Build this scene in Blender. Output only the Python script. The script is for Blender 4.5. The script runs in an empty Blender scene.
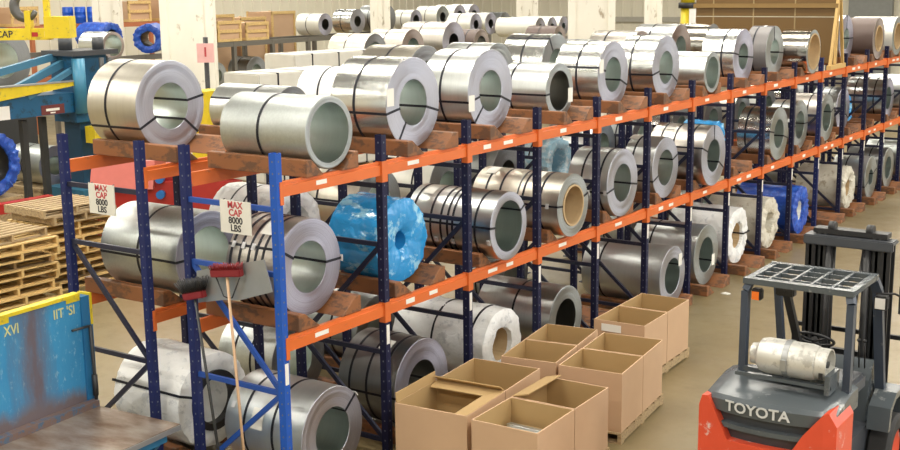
import bpy, bmesh, math, random
from mathutils import Vector, Matrix, noise
random.seed(7)
C = bpy.context.scene.collection
SC = bpy.context.scene
PI = math.pi

# ------------------------------------------------------------------ camera, light, exposure
cam_d = bpy.data.cameras.new('camera'); cam_d.lens = 48.067; cam_d.sensor_width = 36.0
cam_d.clip_end = 300; cam_d.clip_start = 0.05
cam = bpy.data.objects.new('camera', cam_d); C.objects.link(cam)
def aim(o, pos, yaw, pitch, roll):
    F = Vector((-math.sin(yaw)*math.cos(pitch), math.cos(yaw)*math.cos(pitch), -math.sin(pitch)))
    R = Vector((math.cos(yaw), math.sin(yaw), 0)); U = R.cross(F)
    R2 = R*math.cos(roll) + U*math.sin(roll); U2 = -R*math.sin(roll) + U*math.cos(roll)
    m = Matrix((R2, U2, -F)).transposed().to_4x4(); m.translation = pos; o.matrix_world = m
aim(cam, Vector((6.795, -7.2787, 4.464)), math.radians(34.7109), math.radians(11.2943), math.radians(-0.7043))
SC.camera = cam
SC.view_settings.view_transform = 'Standard'; SC.view_settings.look = 'None'
SC.view_settings.gamma = 1.0; SC.view_settings.use_curve_mapping = False
SC.view_settings.exposure = -0.9
w = bpy.data.worlds.new('world'); SC.world = w; w.use_nodes = True
w.node_tree.nodes['Background'].inputs[0].default_value = (0.9, 0.93, 1.0, 1)
w.node_tree.nodes['Background'].inputs[1].default_value = 0.3

def area(name, loc, target, sx, sy, power, col):
    l = bpy.data.lights.new(name, 'AREA'); l.shape = 'RECTANGLE'; l.size = sx; l.size_y = sy
    l.energy = power; l.color = col
    o = bpy.data.objects.new(name, l); C.objects.link(o); o.location = loc
    d = Vector(target) - Vector(loc); o.rotation_euler = d.to_track_quat('-Z', 'Y').to_euler()
    return o
# rows of ceiling lamps across the hall
for i, y in enumerate((-9, -3.5, 2, 7.5, 13, 18.5, 24, 31, 38)):
    for x in (-23, -12.5, -2, 8.5):
        area('ceiling_light', (x, y, 8.6), (x, y, 0), 6.5, 0.7, 900, (1.0, 0.95, 0.84))
# daylight through the tall dock doors on the right hand wall
for y in (-6, 4, 14, 24):
    area('dock_daylight', (14.8, y, 3.2), (-5, y, 1.6), 4.6, 5.0, 560, (0.80, 0.87, 1.0))

# ------------------------------------------------------------------ helpers
def obj(name, bm, mats, parent=None, loc=None, smooth=False):
    if isinstance(bm, bmesh.types.BMesh):
        me = bpy.data.meshes.new(name); bm.to_mesh(me); bm.free()
        for m in (mats if isinstance(mats, (list, tuple)) else [mats]): me.materials.append(m)
        if smooth:
            for p in me.polygons: p.use_smooth = True
            try: me.set_sharp_from_angle(angle=math.radians(35))
            except Exception: pass
    else: me = bm
    o = bpy.data.objects.new(name, me); C.objects.link(o)
    if parent: o.parent = parent
    if loc is not None: o.location = loc
    return o
def tag(o, label, cat, group=None, kind=None):
    o['label'] = label; o['category'] = cat
    if group: o['group'] = group
    if kind: o['kind'] = kind
    return o
def thing(name, label, cat, loc=(0, 0, 0), rz=0.0, group=None):
    o = bpy.data.objects.new(name, None); C.objects.link(o); o.location = loc; o.rotation_euler = (0, 0, rz)
    o.empty_display_size = 0.1
    return tag(o, label, cat, group, 'thing')
def struct(name, bm, m, label=None):
    o = obj(name, bm, m); o['kind'] = 'structure'
    return o
def bmn(): return bmesh.new()
def box(bm, x0, x1, y0, y1, z0, z1, mi=0, M=None):
    vs = [bm.verts.new(Vector(v)) for v in ((x0,y0,z0),(x1,y0,z0),(x1,y1,z0),(x0,y1,z0),(x0,y0,z1),(x1,y0,z1),(x1,y1,z1),(x0,y1,z1))]
    if M:
        for v in vs: v.co = M @ v.co
    for f in ((3,2,1,0),(4,5,6,7),(0,1,5,4),(1,2,6,5),(2,3,7,6),(3,0,4,7)):
        bm.faces.new([vs[i] for i in f]).material_index = mi
    return vs
def bar(bm, a, b, w_, h_, mi=0, up=(0, 0, 1)):
    a, b = Vector(a), Vector(b); d = (b - a); L = d.length; d.normalize()
    u = Vector(up)
    if abs(u.dot(d)) > .98: u = Vector((1, 0, 0))
    s = d.cross(u).normalized(); u = s.cross(d).normalized()
    M = Matrix((d, s, u)).transposed().to_4x4(); M.translation = a
    box(bm, 0, L, -w_/2, w_/2, -h_/2, h_/2, mi, M)
def tube(bm, pts, r, n=10, mi=0, cap=True):
    pts = [Vector(p) for p in pts]; rings = []
    prev = None
    for i, p in enumerate(pts):
        d = (pts[min(i+1, len(pts)-1)] - pts[max(i-1, 0)]).normalized()
        u = prev if prev and abs(prev.dot(d)) < .95 else (Vector((0, 0, 1)) if abs(d.z) < .9 else Vector((1, 0, 0)))
        s = d.cross(u).normalized(); u = s.cross(d).normalized(); prev = u
        rr = r[i] if isinstance(r, (list, tuple)) else r
        rings.append([bm.verts.new(p + (s*math.cos(2*PI*k/n) + u*math.sin(2*PI*k/n))*rr) for k in range(n)])
    for a, b in zip(rings, rings[1:]):
        for k in range(n):
            f = bm.faces.new((a[k], a[(k+1) % n], b[(k+1) % n], b[k])); f.material_index = mi; f.smooth = True
    if cap:
        bm.faces.new(rings[0][::-1]).material_index = mi; bm.faces.new(rings[-1]).material_index = mi
def lathe_x(bm, prof, n=72, mis=None, closed=True, fn=None):
    """prof: list of (x, radius); revolved about the x axis"""
    rings = []
    for (x, r) in prof:
        ring = []
        for k in range(n):
            t = 2*PI*k/n; v = Vector((x, r*math.cos(t), r*math.sin(t)))
            if fn: v = fn(v, t, x, r)
            ring.append(bm.verts.new(v))
        rings.append(ring)
    m = len(prof)
    for i in range(m if closed else m-1):
        a, b = rings[i], rings[(i+1) % m]
        for k in range(n):
            f = bm.faces.new((a[k], b[k], b[(k+1) % n], a[(k+1) % n])); f.material_index = mis[i] if mis else 0
            f.smooth = True
    bmesh.ops.recalc_face_normals(bm, faces=bm.faces[:])
def prism(bm, poly, axis, a, b, mi=0, M=None):
    """poly 2D -> extruded along axis ('x': poly=(y,z), 'y': poly=(x,z), 'z': poly=(x,y))"""
    def P(p, t):
        v = {'x': (t, p[0], p[1]), 'y': (p[0], t, p[1]), 'z': (p[0], p[1], t)}[axis]
        v = Vector(v); return M @ v if M else v
    A = [bm.verts.new(P(p, a)) for p in poly]; B = [bm.verts.new(P(p, b)) for p in poly]
    n = len(poly); fs = [bm.faces.new(A), bm.faces.new(B)]
    for i in range(n): fs.append(bm.faces.new((A[i], A[(i+1) % n], B[(i+1) % n], B[i])))
    for f in fs: f.material_index = mi
    bmesh.ops.recalc_face_normals(bm, faces=fs)
def bevel(bm, off, seg=2):
    bmesh.ops.bevel(bm, geom=bm.edges[:] , offset=off, segments=seg, affect='EDGES', clamp_overlap=True)
def cyl(bm, a, b, r, n=20, mi=0): tube(bm, [a, b], r, n, mi)
def text_mesh(name, body, size, m, parent, loc, rot, depth=0.002, sx=1.0, bold=0.0, align='CENTER'):
    cu = bpy.data.curves.new(name, 'FONT'); cu.body = body; cu.size = size; cu.extrude = depth
    cu.align_x = align; cu.align_y = 'CENTER'; cu.offset = bold; cu.space_line = 0.95; cu.resolution_u = 3
    o = bpy.data.objects.new(name + '_tmp', cu); C.objects.link(o)
    dg = bpy.context.evaluated_depsgraph_get(); me = bpy.data.meshes.new_from_object(o.evaluated_get(dg))
    bpy.data.objects.remove(o); me.materials.clear(); me.materials.append(m)
    t = bpy.data.objects.new(name, me); C.objects.link(t); t.parent = parent
    t.location = loc; t.rotation_euler = rot; t.scale = (sx, 1, 1)
    return t

# ------------------------------------------------------------------ materials
class NT:
    def __init__(s, name):
        s.m = bpy.data.materials.new(name); s.m.use_nodes = True; s.t = s.m.node_tree
        s.b = s.t.nodes['Principled BSDF']
    def n(s, typ, **k):
        nd = s.t.nodes.new(typ)
        for a, v in k.items():
            if a.startswith('i_'): nd.inputs[int(a[2:]) if a[2:].isdigit() else a[2:]].default_value = v
            else: setattr(nd, a, v)
        return nd
    def l(s, a, b): s.t.links.new(a, b)
    def math(s, op, a, b=None, c=None):
        nd = s.n('ShaderNodeMath', operation=op)
        for i, v in enumerate((a, b, c)):
            if v is None: continue
            if isinstance(v, (int, float)): nd.inputs[i].default_value = v
            else: s.l(v, nd.inputs[i])
        return nd.outputs[0]
    def set(s, **k):
        for a, v in k.items(): s.b.inputs[a.replace('_', ' ')].default_value = v
    def mixc(s, fac, a, b):
        nd = s.n('ShaderNodeMix', data_type='RGBA')
        for i, v in ((0, fac), (6, a), (7, b)):
            if isinstance(v, (int, float)): nd.inputs[i].default_value = v
            elif isinstance(v, tuple): nd.inputs[i].default_value = (*v, 1) if len(v) == 3 else v
            else: s.l(v, nd.inputs[i])
        return nd.outputs[2]
    def noise(s, scale, detail=3, coord='Object', vec=None, rough=.55):
        if vec is None: vec = s.coord(coord)
        nd = s.n('ShaderNodeTexNoise'); nd.inputs['Scale'].default_value = scale; nd.inputs['Detail'].default_value = detail
        nd.inputs['Roughness'].default_value = rough
        s.l(vec, nd.inputs['Vector']); return nd.outputs[0]
    def coord(s, c='Object'):
        if not hasattr(s, 'tc'): s.tc = s.n('ShaderNodeTexCoord')
        return s.tc.outputs[c]
    def ramp(s, fac, lo, hi):
        nd = s.n('ShaderNodeMapRange'); nd.inputs[1].default_value = lo; nd.inputs[2].default_value = hi
        s.l(fac, nd.inputs[0]); return nd.outputs[0]
    def bump(s, h, strength=.3, dist=.01):
        nd = s.n('ShaderNodeBump'); nd.inputs['Strength'].default_value = strength; nd.inputs['Distance'].default_value = dist
        s.l(h, nd.inputs['Height']); s.l(nd.outputs[0], s.b.inputs['Normal'])
    def scale(s, vec, sc):
        nd = s.n('ShaderNodeMapping'); nd.inputs['Scale'].default_value = sc; s.l(vec, nd.inputs[0]); return nd.outputs[0]
def plain(name, col, rough=.5, metal=0.0, var=.12, nscale=6.0, bump=0.0, spec=.5):
    t = NT(name); t.set(Roughness=rough, Metallic=metal); t.b.inputs['Specular IOR Level'].default_value = spec
    nz = t.noise(nscale, 4)
    t.l(t.mixc(nz, tuple(c*(1-var) for c in col), tuple(min(1, c*(1+var)) for c in col)), t.b.inputs['Base Color'])
    if bump: t.bump(t.noise(nscale*6, 3), bump, .01)
    return t.m
def worn(name, col, wear_col, amount=.5, rough=.5, metal=0.0, nscale=9.0, stretch=(1, 1, 1)):
    t = NT(name); t.set(Roughness=rough, Metallic=metal)
    v = t.scale(t.coord(), stretch)
    nz = t.ramp(t.noise(nscale, 8, vec=v, rough=.7), .5+(.5-amount)*.42-.035, .5+(.5-amount)*.42+.035)
    n2 = t.noise(nscale*.4, 3, vec=v)
    base = t.mixc(n2, tuple(c*.8 for c in col), tuple(min(1, c*1.15) for c in col))
    t.l(t.mixc(nz, base, wear_col), t.b.inputs['Base Color'])
    t.bump(nz, .15, .004)
    return t.m
def steel_out(name, col, rough, streak=.08, spangle=0.0, metal=1.0):
    t = NT(name); t.set(Metallic=metal, Roughness=rough)
    t.b.inputs['Anisotropic'].default_value = .5
    tg = t.n('ShaderNodeTangent', direction_type='RADIAL', axis='X'); t.l(tg.outputs[0], t.b.inputs['Tangent'])
    v = t.scale(t.coord(), (14, .6, .6)); nz = t.noise(2.0, 4, vec=v)
    c1 = tuple(c*(1-streak) for c in col); c2 = tuple(min(1, c*(1+streak)) for c in col)
    base = t.mixc(nz, c1, c2)
    if spangle:
        vo = t.n('ShaderNodeTexVoronoi'); vo.inputs['Scale'].default_value = 45; t.l(t.coord(), vo.inputs['Vector'])
        base = t.mixc(t.math('MULTIPLY', vo.outputs['Distance'], spangle), base, tuple(c*.75 for c in col))
    t.l(base, t.b.inputs['Base Color'])
    t.l(t.ramp(t.noise(3.0, 3), -1.0, 2.0), t.n('ShaderNodeMath').inputs[0])
    rr = t.math('MULTIPLY_ADD', t.noise(2.0, 3), .08, rough-.04); t.l(rr, t.b.inputs['Roughness'])
    return t.m
def steel_face(name, col, rough=.40, metal=.9):
    t = NT(name); t.set(Metallic=metal, Roughness=rough)
    t.b.inputs['Anisotropic'].default_value = .7
    tg = t.n('ShaderNodeTangent', direction_type='RADIAL', axis='X'); t.l(tg.outputs[0], t.b.inputs['Tangent'])
    sp = t.n('ShaderNodeSeparateXYZ'); t.l(t.coord(), sp.inputs[0])
    rad = t.math('SQRT', t.math('ADD', t.math('MULTIPLY', sp.outputs[1], sp.outputs[1]), t.math('MULTIPLY', sp.outputs[2], sp.outputs[2])))
    nz = t.n('ShaderNodeTexNoise', noise_dimensions='1D'); nz.inputs['Scale'].default_value = 170; nz.inputs['Detail'].default_value = 5
    t.l(rad, nz.inputs['W'])
    t.l(t.mixc(nz.outputs[0], tuple(c*.62 for c in col), tuple(min(1, c*1.30) for c in col)), t.b.inputs['Base Color'])
    t.bump(nz.outputs[0], .35, .004)
    return t.m

OUT = {
 'bright': steel_out('bright_galvanized', (.74, .755, .74), .24),
 'silver': steel_out('silver_steel', (.66, .685, .68), .29),
 'satin':  steel_out('satin_steel', (.66, .69, .69), .37, .07, 0, .88),
 'dull':   steel_out('dull_galvanized', (.56, .595, .585), .38, .06, .5),
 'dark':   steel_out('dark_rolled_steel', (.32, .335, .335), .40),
 'warm':   steel_out('warm_steel', (.62, .585, .51), .36),
 'brownish': steel_out('brown_tinted_steel', (.50, .47, .43), .36),
 'mirror': steel_out('mirror_steel', (.66, .63, .58), .17),
 'umber':  steel_out('umber_coated_steel', (.115, .080, .070), .45, .05, 0, .2),
 'mauve':  steel_out('mauve_coated_steel', (.17, .16, .16), .42, .05, 0, .3),
 'cream':  steel_out('cream_coated_steel', (.72, .72, .66), .35, .04, 0, .3),
}
FACE = {
 'bright': steel_face('lavender_sheet_edge', (.44, .45, .52)),
 'grey':   steel_face('grey_sheet_edge', (.37, .395, .40)),
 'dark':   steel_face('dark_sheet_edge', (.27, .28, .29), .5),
 'brown':  steel_face('brown_sheet_edge', (.36, .31, .29), .5),
 'lav':    steel_face('pale_blue_sheet_edge', (.43, .43, .52), .45),
}
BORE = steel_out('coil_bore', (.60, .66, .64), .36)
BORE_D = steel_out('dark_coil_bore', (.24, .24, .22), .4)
CARD_CORE = plain('cardboard_core', (.50, .36, .20), .8, 0, .15, 12)
STRAP = plain('black_strap', (.012, .013, .022), .45, .3)
SEAL = plain('strap_seal', (.75, .76, .78), .4, .3)
PAPER = plain('white_paper', (.78, .77, .72), .7, 0, .05)
WHITEWRAP = worn('white_crinkled_wrap', (.84, .85, .85), (.62, .64, .66), .3, .45, 0, 7)
TANWRAP = worn('cream_paper_wrap', (.62, .59, .50), (.42, .37, .28), .3, .6, 0, 7)
BLUEWRAP = worn('clear_blue_film', (.03, .30, .68), (.30, .60, .82), .34, .10, 0, 5.0, (.5, 1, 1))
LIGHTBLUE = worn('pale_blue_film', (.35, .58, .72), (.65, .77, .83), .4, .25, 0, 6)
ROYALWRAP = worn('royal_blue_tarp', (.015, .07, .42), (.03, .13, .60), .4, .38, 0, 8)

def crinkle(m, scale, strength):
    nt = m.node_tree; b = nt.nodes['Principled BSDF']; tc = nt.nodes.new('ShaderNodeTexCoord')
    n1 = nt.nodes.new('ShaderNodeTexNoise'); n1.inputs['Scale'].default_value = scale*.6; n1.inputs['Detail'].default_value = 2
    mx = nt.nodes.new('ShaderNodeMix'); mx.data_type = 'VECTOR'; mx.inputs[0].default_value = .25
    vo = nt.nodes.new('ShaderNodeTexVoronoi'); vo.feature = 'DISTANCE_TO_EDGE'; vo.inputs['Scale'].default_value = scale
    nt.links.new(tc.outputs['Object'], n1.inputs['Vector']); nt.links.new(tc.outputs['Object'], mx.inputs[4]); nt.links.new(n1.outputs['Color'], mx.inputs[5])
    nt.links.new(mx.outputs[1], vo.inputs['Vector'])
    bp = nt.nodes.new('ShaderNodeBump'); bp.inputs['Strength'].default_value = strength; bp.inputs['Distance'].default_value = .03
    nt.links.new(vo.outputs['Distance'], bp.inputs['Height']); nt.links.new(bp.outputs[0], b.inputs['Normal'])
crinkle(WHITEWRAP, 9, .35); crinkle(TANWRAP, 9, .4); crinkle(BLUEWRAP, 6, .55); crinkle(ROYALWRAP, 7, .4); crinkle(LIGHTBLUE, 8, .4)
def post_mat(name, col):
    t = NT(name); t.set(Roughness=.5, Metallic=.0)
    sp = t.n('ShaderNodeSeparateXYZ'); t.l(t.coord(), sp.inputs[0])
    ax = t.math('ABSOLUTE', sp.outputs[0]); ay = t.math('ABSOLUTE', sp.outputs[1])
    d = t.math('MINIMUM', ax, ay)
    fz = t.math('ABSOLUTE', t.math('SUBTRACT', t.math('FRACT', t.math('MULTIPLY', sp.outputs[2], 10.0)), .5))
    hole = t.math('MULTIPLY', t.math('LESS_THAN', d, .007), t.math('LESS_THAN', fz, .08))
    nz = t.ramp(t.noise(14, 7, rough=.7), .60, .75)
    base = t.mixc(t.noise(3, 3), tuple(c*.8 for c in col), tuple(c*1.25 for c in col))
    base = t.mixc(t.math('MULTIPLY', nz, .5), base, (.10, .10, .11))
    t.b.inputs['Specular IOR Level'].default_value = .22
    t.l(t.mixc(hole, base, (.13, .14, .18)), t.b.inputs['Base Color'])
    return t.m
POST_NAVY = post_mat('navy_rack_paint', (.012, .0135, .046))
POST_BLUE = post_mat('bright_blue_rack_paint', (.018, .085, .40))
POST_DEEP = post_mat('deep_blue_rack_paint', (.015, .022, .095))
BRACE_NAVY = plain('navy_brace_paint', (.013, .016, .040), .45)
BRACE_BLUE = plain('blue_brace_paint', (.018, .07, .32), .45)
ORANGE = worn('orange_beam_paint', (.66, .145, .028), (.42, .12, .05), .22, .42, 0, 10, (1, .35, 1))
SADDLE = worn('brown_saddle_paint', (.25, .098, .036), (.12, .058, .030), .42, .55, 0, 8, (.5, 1, 1))
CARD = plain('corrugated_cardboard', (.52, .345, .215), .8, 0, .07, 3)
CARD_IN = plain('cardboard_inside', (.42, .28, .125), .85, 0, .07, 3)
WOOD = worn('pallet_wood', (.66, .46, .19), (.42, .27, .11), .35, .75, 0, 6, (1, 6, 6))
WOOD2 = worn('old_pallet_wood', (.42, .31, .17), (.25, .17, .10), .4, .8, 0, 6, (1, 6, 6))
BLACK = plain('black_paint', (.015, .015, .017), .45)
DARKSTEEL = plain('dark_machine_steel', (.05, .052, .055), .5, .4)
GREYSTEEL = plain('grey_sheet_metal', (.40, .41, .42), .42, .7)
RED = plain('red_machine_paint', (.42, .03, .025), .4)
YELLOW = worn('yellow_paint', (.72, .56, .02), (.45, .36, .05), .25, .45, 0, 9)
TEAL = worn('machine_blue_paint', (.010, .095, .21), (.012, .05, .09), .3, .42, 0, 5)
WHITEP = plain('white_paint', (.80, .80, .78), .5)
LETTER_R = plain('red_lettering', (.45, .05, .06), .6)
LETTER_K = plain('black_lettering', (.03, .03, .035), .6)

# floor / wall
t = NT('concrete_floor'); t.set(Roughness=.4)
nz = t.noise(.35, 6); n2 = t.noise(2.2, 8, rough=.7); n3 = t.noise(14, 4)
base = t.mixc(t.ramp(nz, .3, .7), (.150, .112, .050), (.225, .175, .088))
base = t.mixc(t.math('MULTIPLY', t.ramp(n2, .52, .72), .5), base, (.105, .078, .04))
base = t.mixc(t.math('MULTIPLY', n3, .25), base, (.25, .205, .12))
t.l(base, t.b.inputs['Base Color']); t.l(t.math('MULTIPLY_ADD', n2, .35, .18), t.b.inputs['Roughness'])
FLOOR = t.m
t = NT('cream_wall_sheeting'); t.set(Roughness=.6)
nz = t.noise(.5, 4); t.l(t.mixc(nz, (.72, .68, .55), (.84, .80, .68)), t.b.inputs['Base Color']); WALL = t.m
WALLTRIM = worn('cream_column_paint', (.80, .77, .68), (.40, .34, .25), .22, .6, 0, 3, (1, 1, .5))
CEIL = plain('ceiling_deck', (.13, .12, .10), .8)
BEAMW = plain('roof_steel', (.50, .48, .43), .6)

# ------------------------------------------------------------------ room
bm = bmn(); box(bm, -31, 15.3, -16.3, 48.3, -.2, 0); struct('floor', bm, FLOOR)
bm = bmn(); box(bm, -31, 15.3, -16.3, 48.3, 9.6, 9.8); struct('ceiling', bm, CEIL)
def ribbed_wall(name, a, b, n, mat, h=9.6):
    """sheeted wall from a to b (xy), ribs toward the room side n"""
    a, b, n = Vector((*a, 0)), Vector((*b, 0)), Vector((*n, 0)); L = (b-a).length; d = (b-a)/L
    bm = bmn(); pts = []; s = 0
    while s < L:
        for q, dep in ((0, 0), (.42, 0), (.46, .05), (.56, .05), (.60, 0)):
            if s+q <= L: pts.append(a + d*(s+q) + n*dep)
        s += .6
    pts.append(b.copy())
    back = [a - n*.2, b - n*.2]
    lo = [bm.verts.new(p) for p in pts]; hi = [bm.verts.new(p + Vector((0, 0, h))) for p in pts]
    for i in range(len(pts)-1): bm.faces.new((lo[i], lo[i+1], hi[i+1], hi[i]))
    bl = [bm.verts.new(p) for p in back]; bh = [bm.verts.new(p + Vector((0, 0, h))) for p in back]
    bm.faces.new((bl[0], bh[0], bh[1], bl[1])); bm.faces.new((lo[0], hi[0], bh[0], bl[0])); bm.faces.new((lo[-1], bl[1], bh[1], hi[-1]))
    bmesh.ops.recalc_face_normals(bm, faces=bm.faces[:])
    return struct(name, bm, mat)
ribbed_wall('wall_left', (-31, -16.3), (-31, 48.3), (1, 0), WALL)
ribbed_wall('wall_back', (-31, 48.1), (15.3, 48.1), (0, -1), WALL)
ribbed_wall('wall_right', (15.1, 48.3), (15.1, -16.3), (-1, 0), WALL)
ribbed_wall('wall_front', (15.3, -16.1), (-31, -16.1), (0, 1), WALL)
bm = bmn(); box(bm, -31, 15.2, 47.9, 48.1, 2.55, 2.8); box(bm, -31, 15.2, 47.85, 48.1, 0, .3); struct('trim_1', bm, plain('wall_girt', (.45, .43, .38), .6))
bm = bmn(); box(bm, -9.5, -7.6, 47.7, 48.0, 0, 5.2); struct('door_1', bm, plain('grey_roll_door', (.26, .27, .26), .5))

ordw = ['first', 'second', 'third', 'fourth', 'fifth', 'sixth', 'seventh', 'eighth', 'ninth', 'tenth', 'eleventh', 'twelfth', 'thirteenth', 'fourteenth', 'fifteenth', 'sixteenth']
# boxed columns
def column(label, x, y, w_, dep, rz=0, stain=True):
    bm = bmn(); box(bm, -w_/2, w_/2, -dep/2, dep/2, 0, 9.55)
    box(bm, -w_/2-.08, -w_/2+.12, -dep/2-.06, -dep/2, 0, 9.55); box(bm, w_/2-.12, w_/2+.08, -dep/2-.06, -dep/2, 0, 9.55)
    o = struct('column', bm, WALLTRIM); o.location = (x, y, 0); o.rotation_euler.z = rz; o['label'] = label; return o
column('cream boxed column behind the large steel coil', -15.7, 13.97, 1.15, .7, .6)
column('wide cream stained column behind the coil racks', -9.5, 23.3, 1.15, .9, .6)
column('narrow cream column near the end wall', -12.9, 34.6, .5, .5, .6)
column('pale column behind the storage coils', -18.2, 24.9, .5, .5, .6)
column('pale column at the left end wall', -23.9, 18.3, .7, .6, .6)
column('pale column above the distant coils', -18.3, 34.5, .7, .6, .6)

# ------------------------------------------------------------------ pallet racking
B = 1.42; D = 1.075; Z1 = 1.462; Z2 = 2.807; ZT = 3.12; NB = 15
RX = {'aisle': 0.0, 'rear': -1.655}
def post_mesh(mat, h=ZT):
    bm = bmn()
    box(bm, -.038, .038, -.036, -.030, 0, h); box(bm, -.038, -.032, -.030, .034, 0, h); box(bm, .032, .038, -.030, .034, 0, h)
    box(bm, -.032, -.012, .028, .034, 0, h); box(bm, .012, .032, .028, .034, 0, h)
    me = bpy.data.meshes.new('post'); bm.to_mesh(me); bm.free(); me.materials.append(mat); return me
def foot_mesh(mat):
    bm = bmn(); box(bm, -.07, .07, -.065, .065, 0, .012); me = bpy.data.meshes.new('foot_plate'); bm.to_mesh(me); bm.free(); me.materials.append(mat); return me
def brace_mesh(name, a, b, mat):
    bm = bmn(); bar(bm, a, b, .03, .045); me = bpy.data.meshes.new(name); bm.to_mesh(me); bm.free(); me.materials.append(mat); return me
zr = (2.64, 2.08, 1.03, .14)
MB = {}
for nm, pm, br in (('navy', POST_NAVY, BRACE_NAVY), ('blue', POST_BLUE, BRACE_BLUE), ('deep', POST_DEEP, BRACE_NAVY)):
    MB[nm] = dict(post=post_mesh(pm), foot=foot_mesh(br),
      h=brace_mesh('horizontal_brace', (-D+.03, 0, 0), (-.03, 0, 0), br),
      d1=brace_mesh('diagonal_brace', (-D+.04, 0, 2.06), (-.04, 0, 1.05), br), d2=brace_mesh('diagonal_brace', (-.04, 0, 1.01), (-D+.04, 0, .16), br),
      d3=brace_mesh('diagonal_brace', (-.04, 0, 2.06), (-D+.04, 0, 1.05), br), d4=brace_mesh('diagonal_brace', (-D+.04, 0, 1.01), (-.04, 0, .16), br))
bm = bmn(); box(bm, .0385, .0405, -.022, .022, 0, .19); LBL = bpy.data.meshes.new('white_sticker'); bm.to_mesh(LBL); bm.free(); LBL.materials.append(PAPER)
def frame(rack, n):
    x0 = RX[rack]
    kind = 'blue' if (rack == 'aisle' and n == 0) else ('deep' if n in (0, 10) else 'navy')
    m = MB[kind]
    colw = {'blue': 'bright blue', 'deep': 'deep blue', 'navy': 'navy blue'}[kind]
    o = thing('rack_upright_frame', f'{colw} upright frame, {ordw[n]} from the near end of the {rack} rack', 'rack frame', (x0, n*B, 0), 0, 'upright frames of the coil racks')
    obj('post', m['post'], None, o, (0, 0, 0))
    p2 = obj('post', MB['deep']['post'] if kind == 'blue' else m['post'], None, o, (-D, 0, 0)); p2.rotation_euler.z = 0
    obj('foot_plate', m['foot'], None, o, (0, 0, 0)); obj('foot_plate', m['foot'], None, o, (-D, 0, 0))
    for z in zr: obj('horizontal_brace', m['h'], None, o, (0, 0, z))
    for k in (('d1', 'd2') if n == 0 else ('d3', 'd4')): obj('diagonal_brace', m[k], None, o, (0, 0, 0))
    if rack == 'aisle': obj('white_sticker', LBL, None, o, (0, 0, 1.12))
    return o
for r in ('aisle', 'rear'):
    for n in range(NB+1): frame(r, n)
def beam_meshes():
    bm = bmn()
    prism(bm, [(-.028, -.062), (.026, -.062), (.026, .030), (.010, .034), (.010, .062), (-.028, .062)], 'y', .042, B-.042)
    me = bpy.data.meshes.new('beam_bar'); bm.to_mesh(me); bm.free(); me.materials.append(ORANGE)
    bm = bmn()
    for y in (.0, B): 
        s = 1 if y == 0 else -1
        box(bm, .036, .042, y-.038*0 + (0 if s > 0 else -.040), y + (.040 if s > 0 else 0), -.11, .075)
        box(bm, -.03, .042, y + s*.0365 - .003, y + s*.0365 + .003, -.11, .075)
    me2 = bpy.data.meshes.new('end_connector'); bm.to_mesh(me2); bm.free(); me2.materials.append(ORANGE)
    return me, me2
ML = {}
def beam(rack, n, lvl, front):
    global ML
    if not ML:
        ML['bar'], _ = beam_meshes()
        for y, nm in ((0, 'c0'), (B, 'c1')):
            bm = bmn(); s = 1 if y == 0 else -1
            ya, yb = (0, .040) if s > 0 else (B-.040, B)
            box(bm, .0385, .0445, ya, yb, -.125, .07); box(bm, -.03, .0445, y+s*.037, y+s*.043, -.125, .07)
            me = bpy.data.meshes.new('end_connector'); bm.to_mesh(me); bm.free(); me.materials.append(ORANGE); ML[nm] = me
        bm = bmn(); box(bm, .0262, .0278, -.07, .07, -.022, .018); me = bpy.data.meshes.new('label_strip'); bm.to_mesh(me); bm.free(); me.materials.append(PAPER); ML['lab'] = me
    z = Z1 if lvl == 1 else Z2
    x = RX[rack] - (0 if front else D)
    side = 'front' if front else 'back'
    o = thing('rack_beam', f'orange {"middle" if lvl == 1 else "top"} level beam on the {side} of the {ordw[n]} bay, {rack} rack', 'rack beam', (x, n*B, z), 0, 'orange beams of the coil racks')
    bb = obj('beam_bar', ML['bar'], None, o)
    for c in ('c0', 'c1'): obj('end_connector', ML[c], None, o)
    if not front:
        for ch in o.children: ch.scale.x = -1
    if front and rack == 'aisle':
        k = random.random()
        for q in ((.38,) if k < .75 else (.3, .55)):
            l = obj('label_strip', ML['lab'], None, o, (0, B*q + random.uniform(-.08, .08), 0)); l.scale.y = random.choice((1, 1, 1.3)); l.scale.z = random.choice((1, 1.2))
for r in ('aisle', 'rear'):
    for n in range(NB):
        for lvl in (1, 2):
            for f in (True, False): beam(r, n, lvl, f)

# saddles -------------------------------------------------
_sad = {}
def saddle_mesh(x0, x1, s, k):
    key = (round(x0, 2), round(x1, 2), s, round(k, 2))
    if key in _sad: return _sad[key]
    bm = bmn()
    prism(bm, [(s*.15*k, 0), (s*.345*k, .15), (s*.43*k, .15), (s*.43*k, .0)], 'x', x0, x1)
    bevel(bm, .006, 1)
    me = bpy.data.meshes.new('coil_saddle_block'); bm.to_mesh(me); bm.free(); me.materials.append(SADDLE)
    _sad[key] = me; return me
LV = {'T': ('top level', Z2+.063), 'M': ('middle level', Z1+.063), 'F': ('floor level', 0.0)}
def saddles(rack, lev, n, yc, R, zb):
    x = RX[rack]; k = (R/.44)**.6; z = LV[lev][1]
    xa, xb = (-D-.06, .05 if lev == 'T' else .0) if lev != 'F' else (-D, .26)
    if lev == 'F' and (rack == 'rear' or n < 5): xb = .1
    for s, w_ in ((-1, 'near'), (1, 'far')):
        o = obj('coil_saddle_block', saddle_mesh(xa, xb, s, k), None, None, (x, yc, z))
        tag(o, f'brown wedge block on the {w_} side of the {ordw[n]} bay, {LV[lev][0]}, {rack} rack', 'saddle block', 'brown saddle blocks under the coils')

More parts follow.
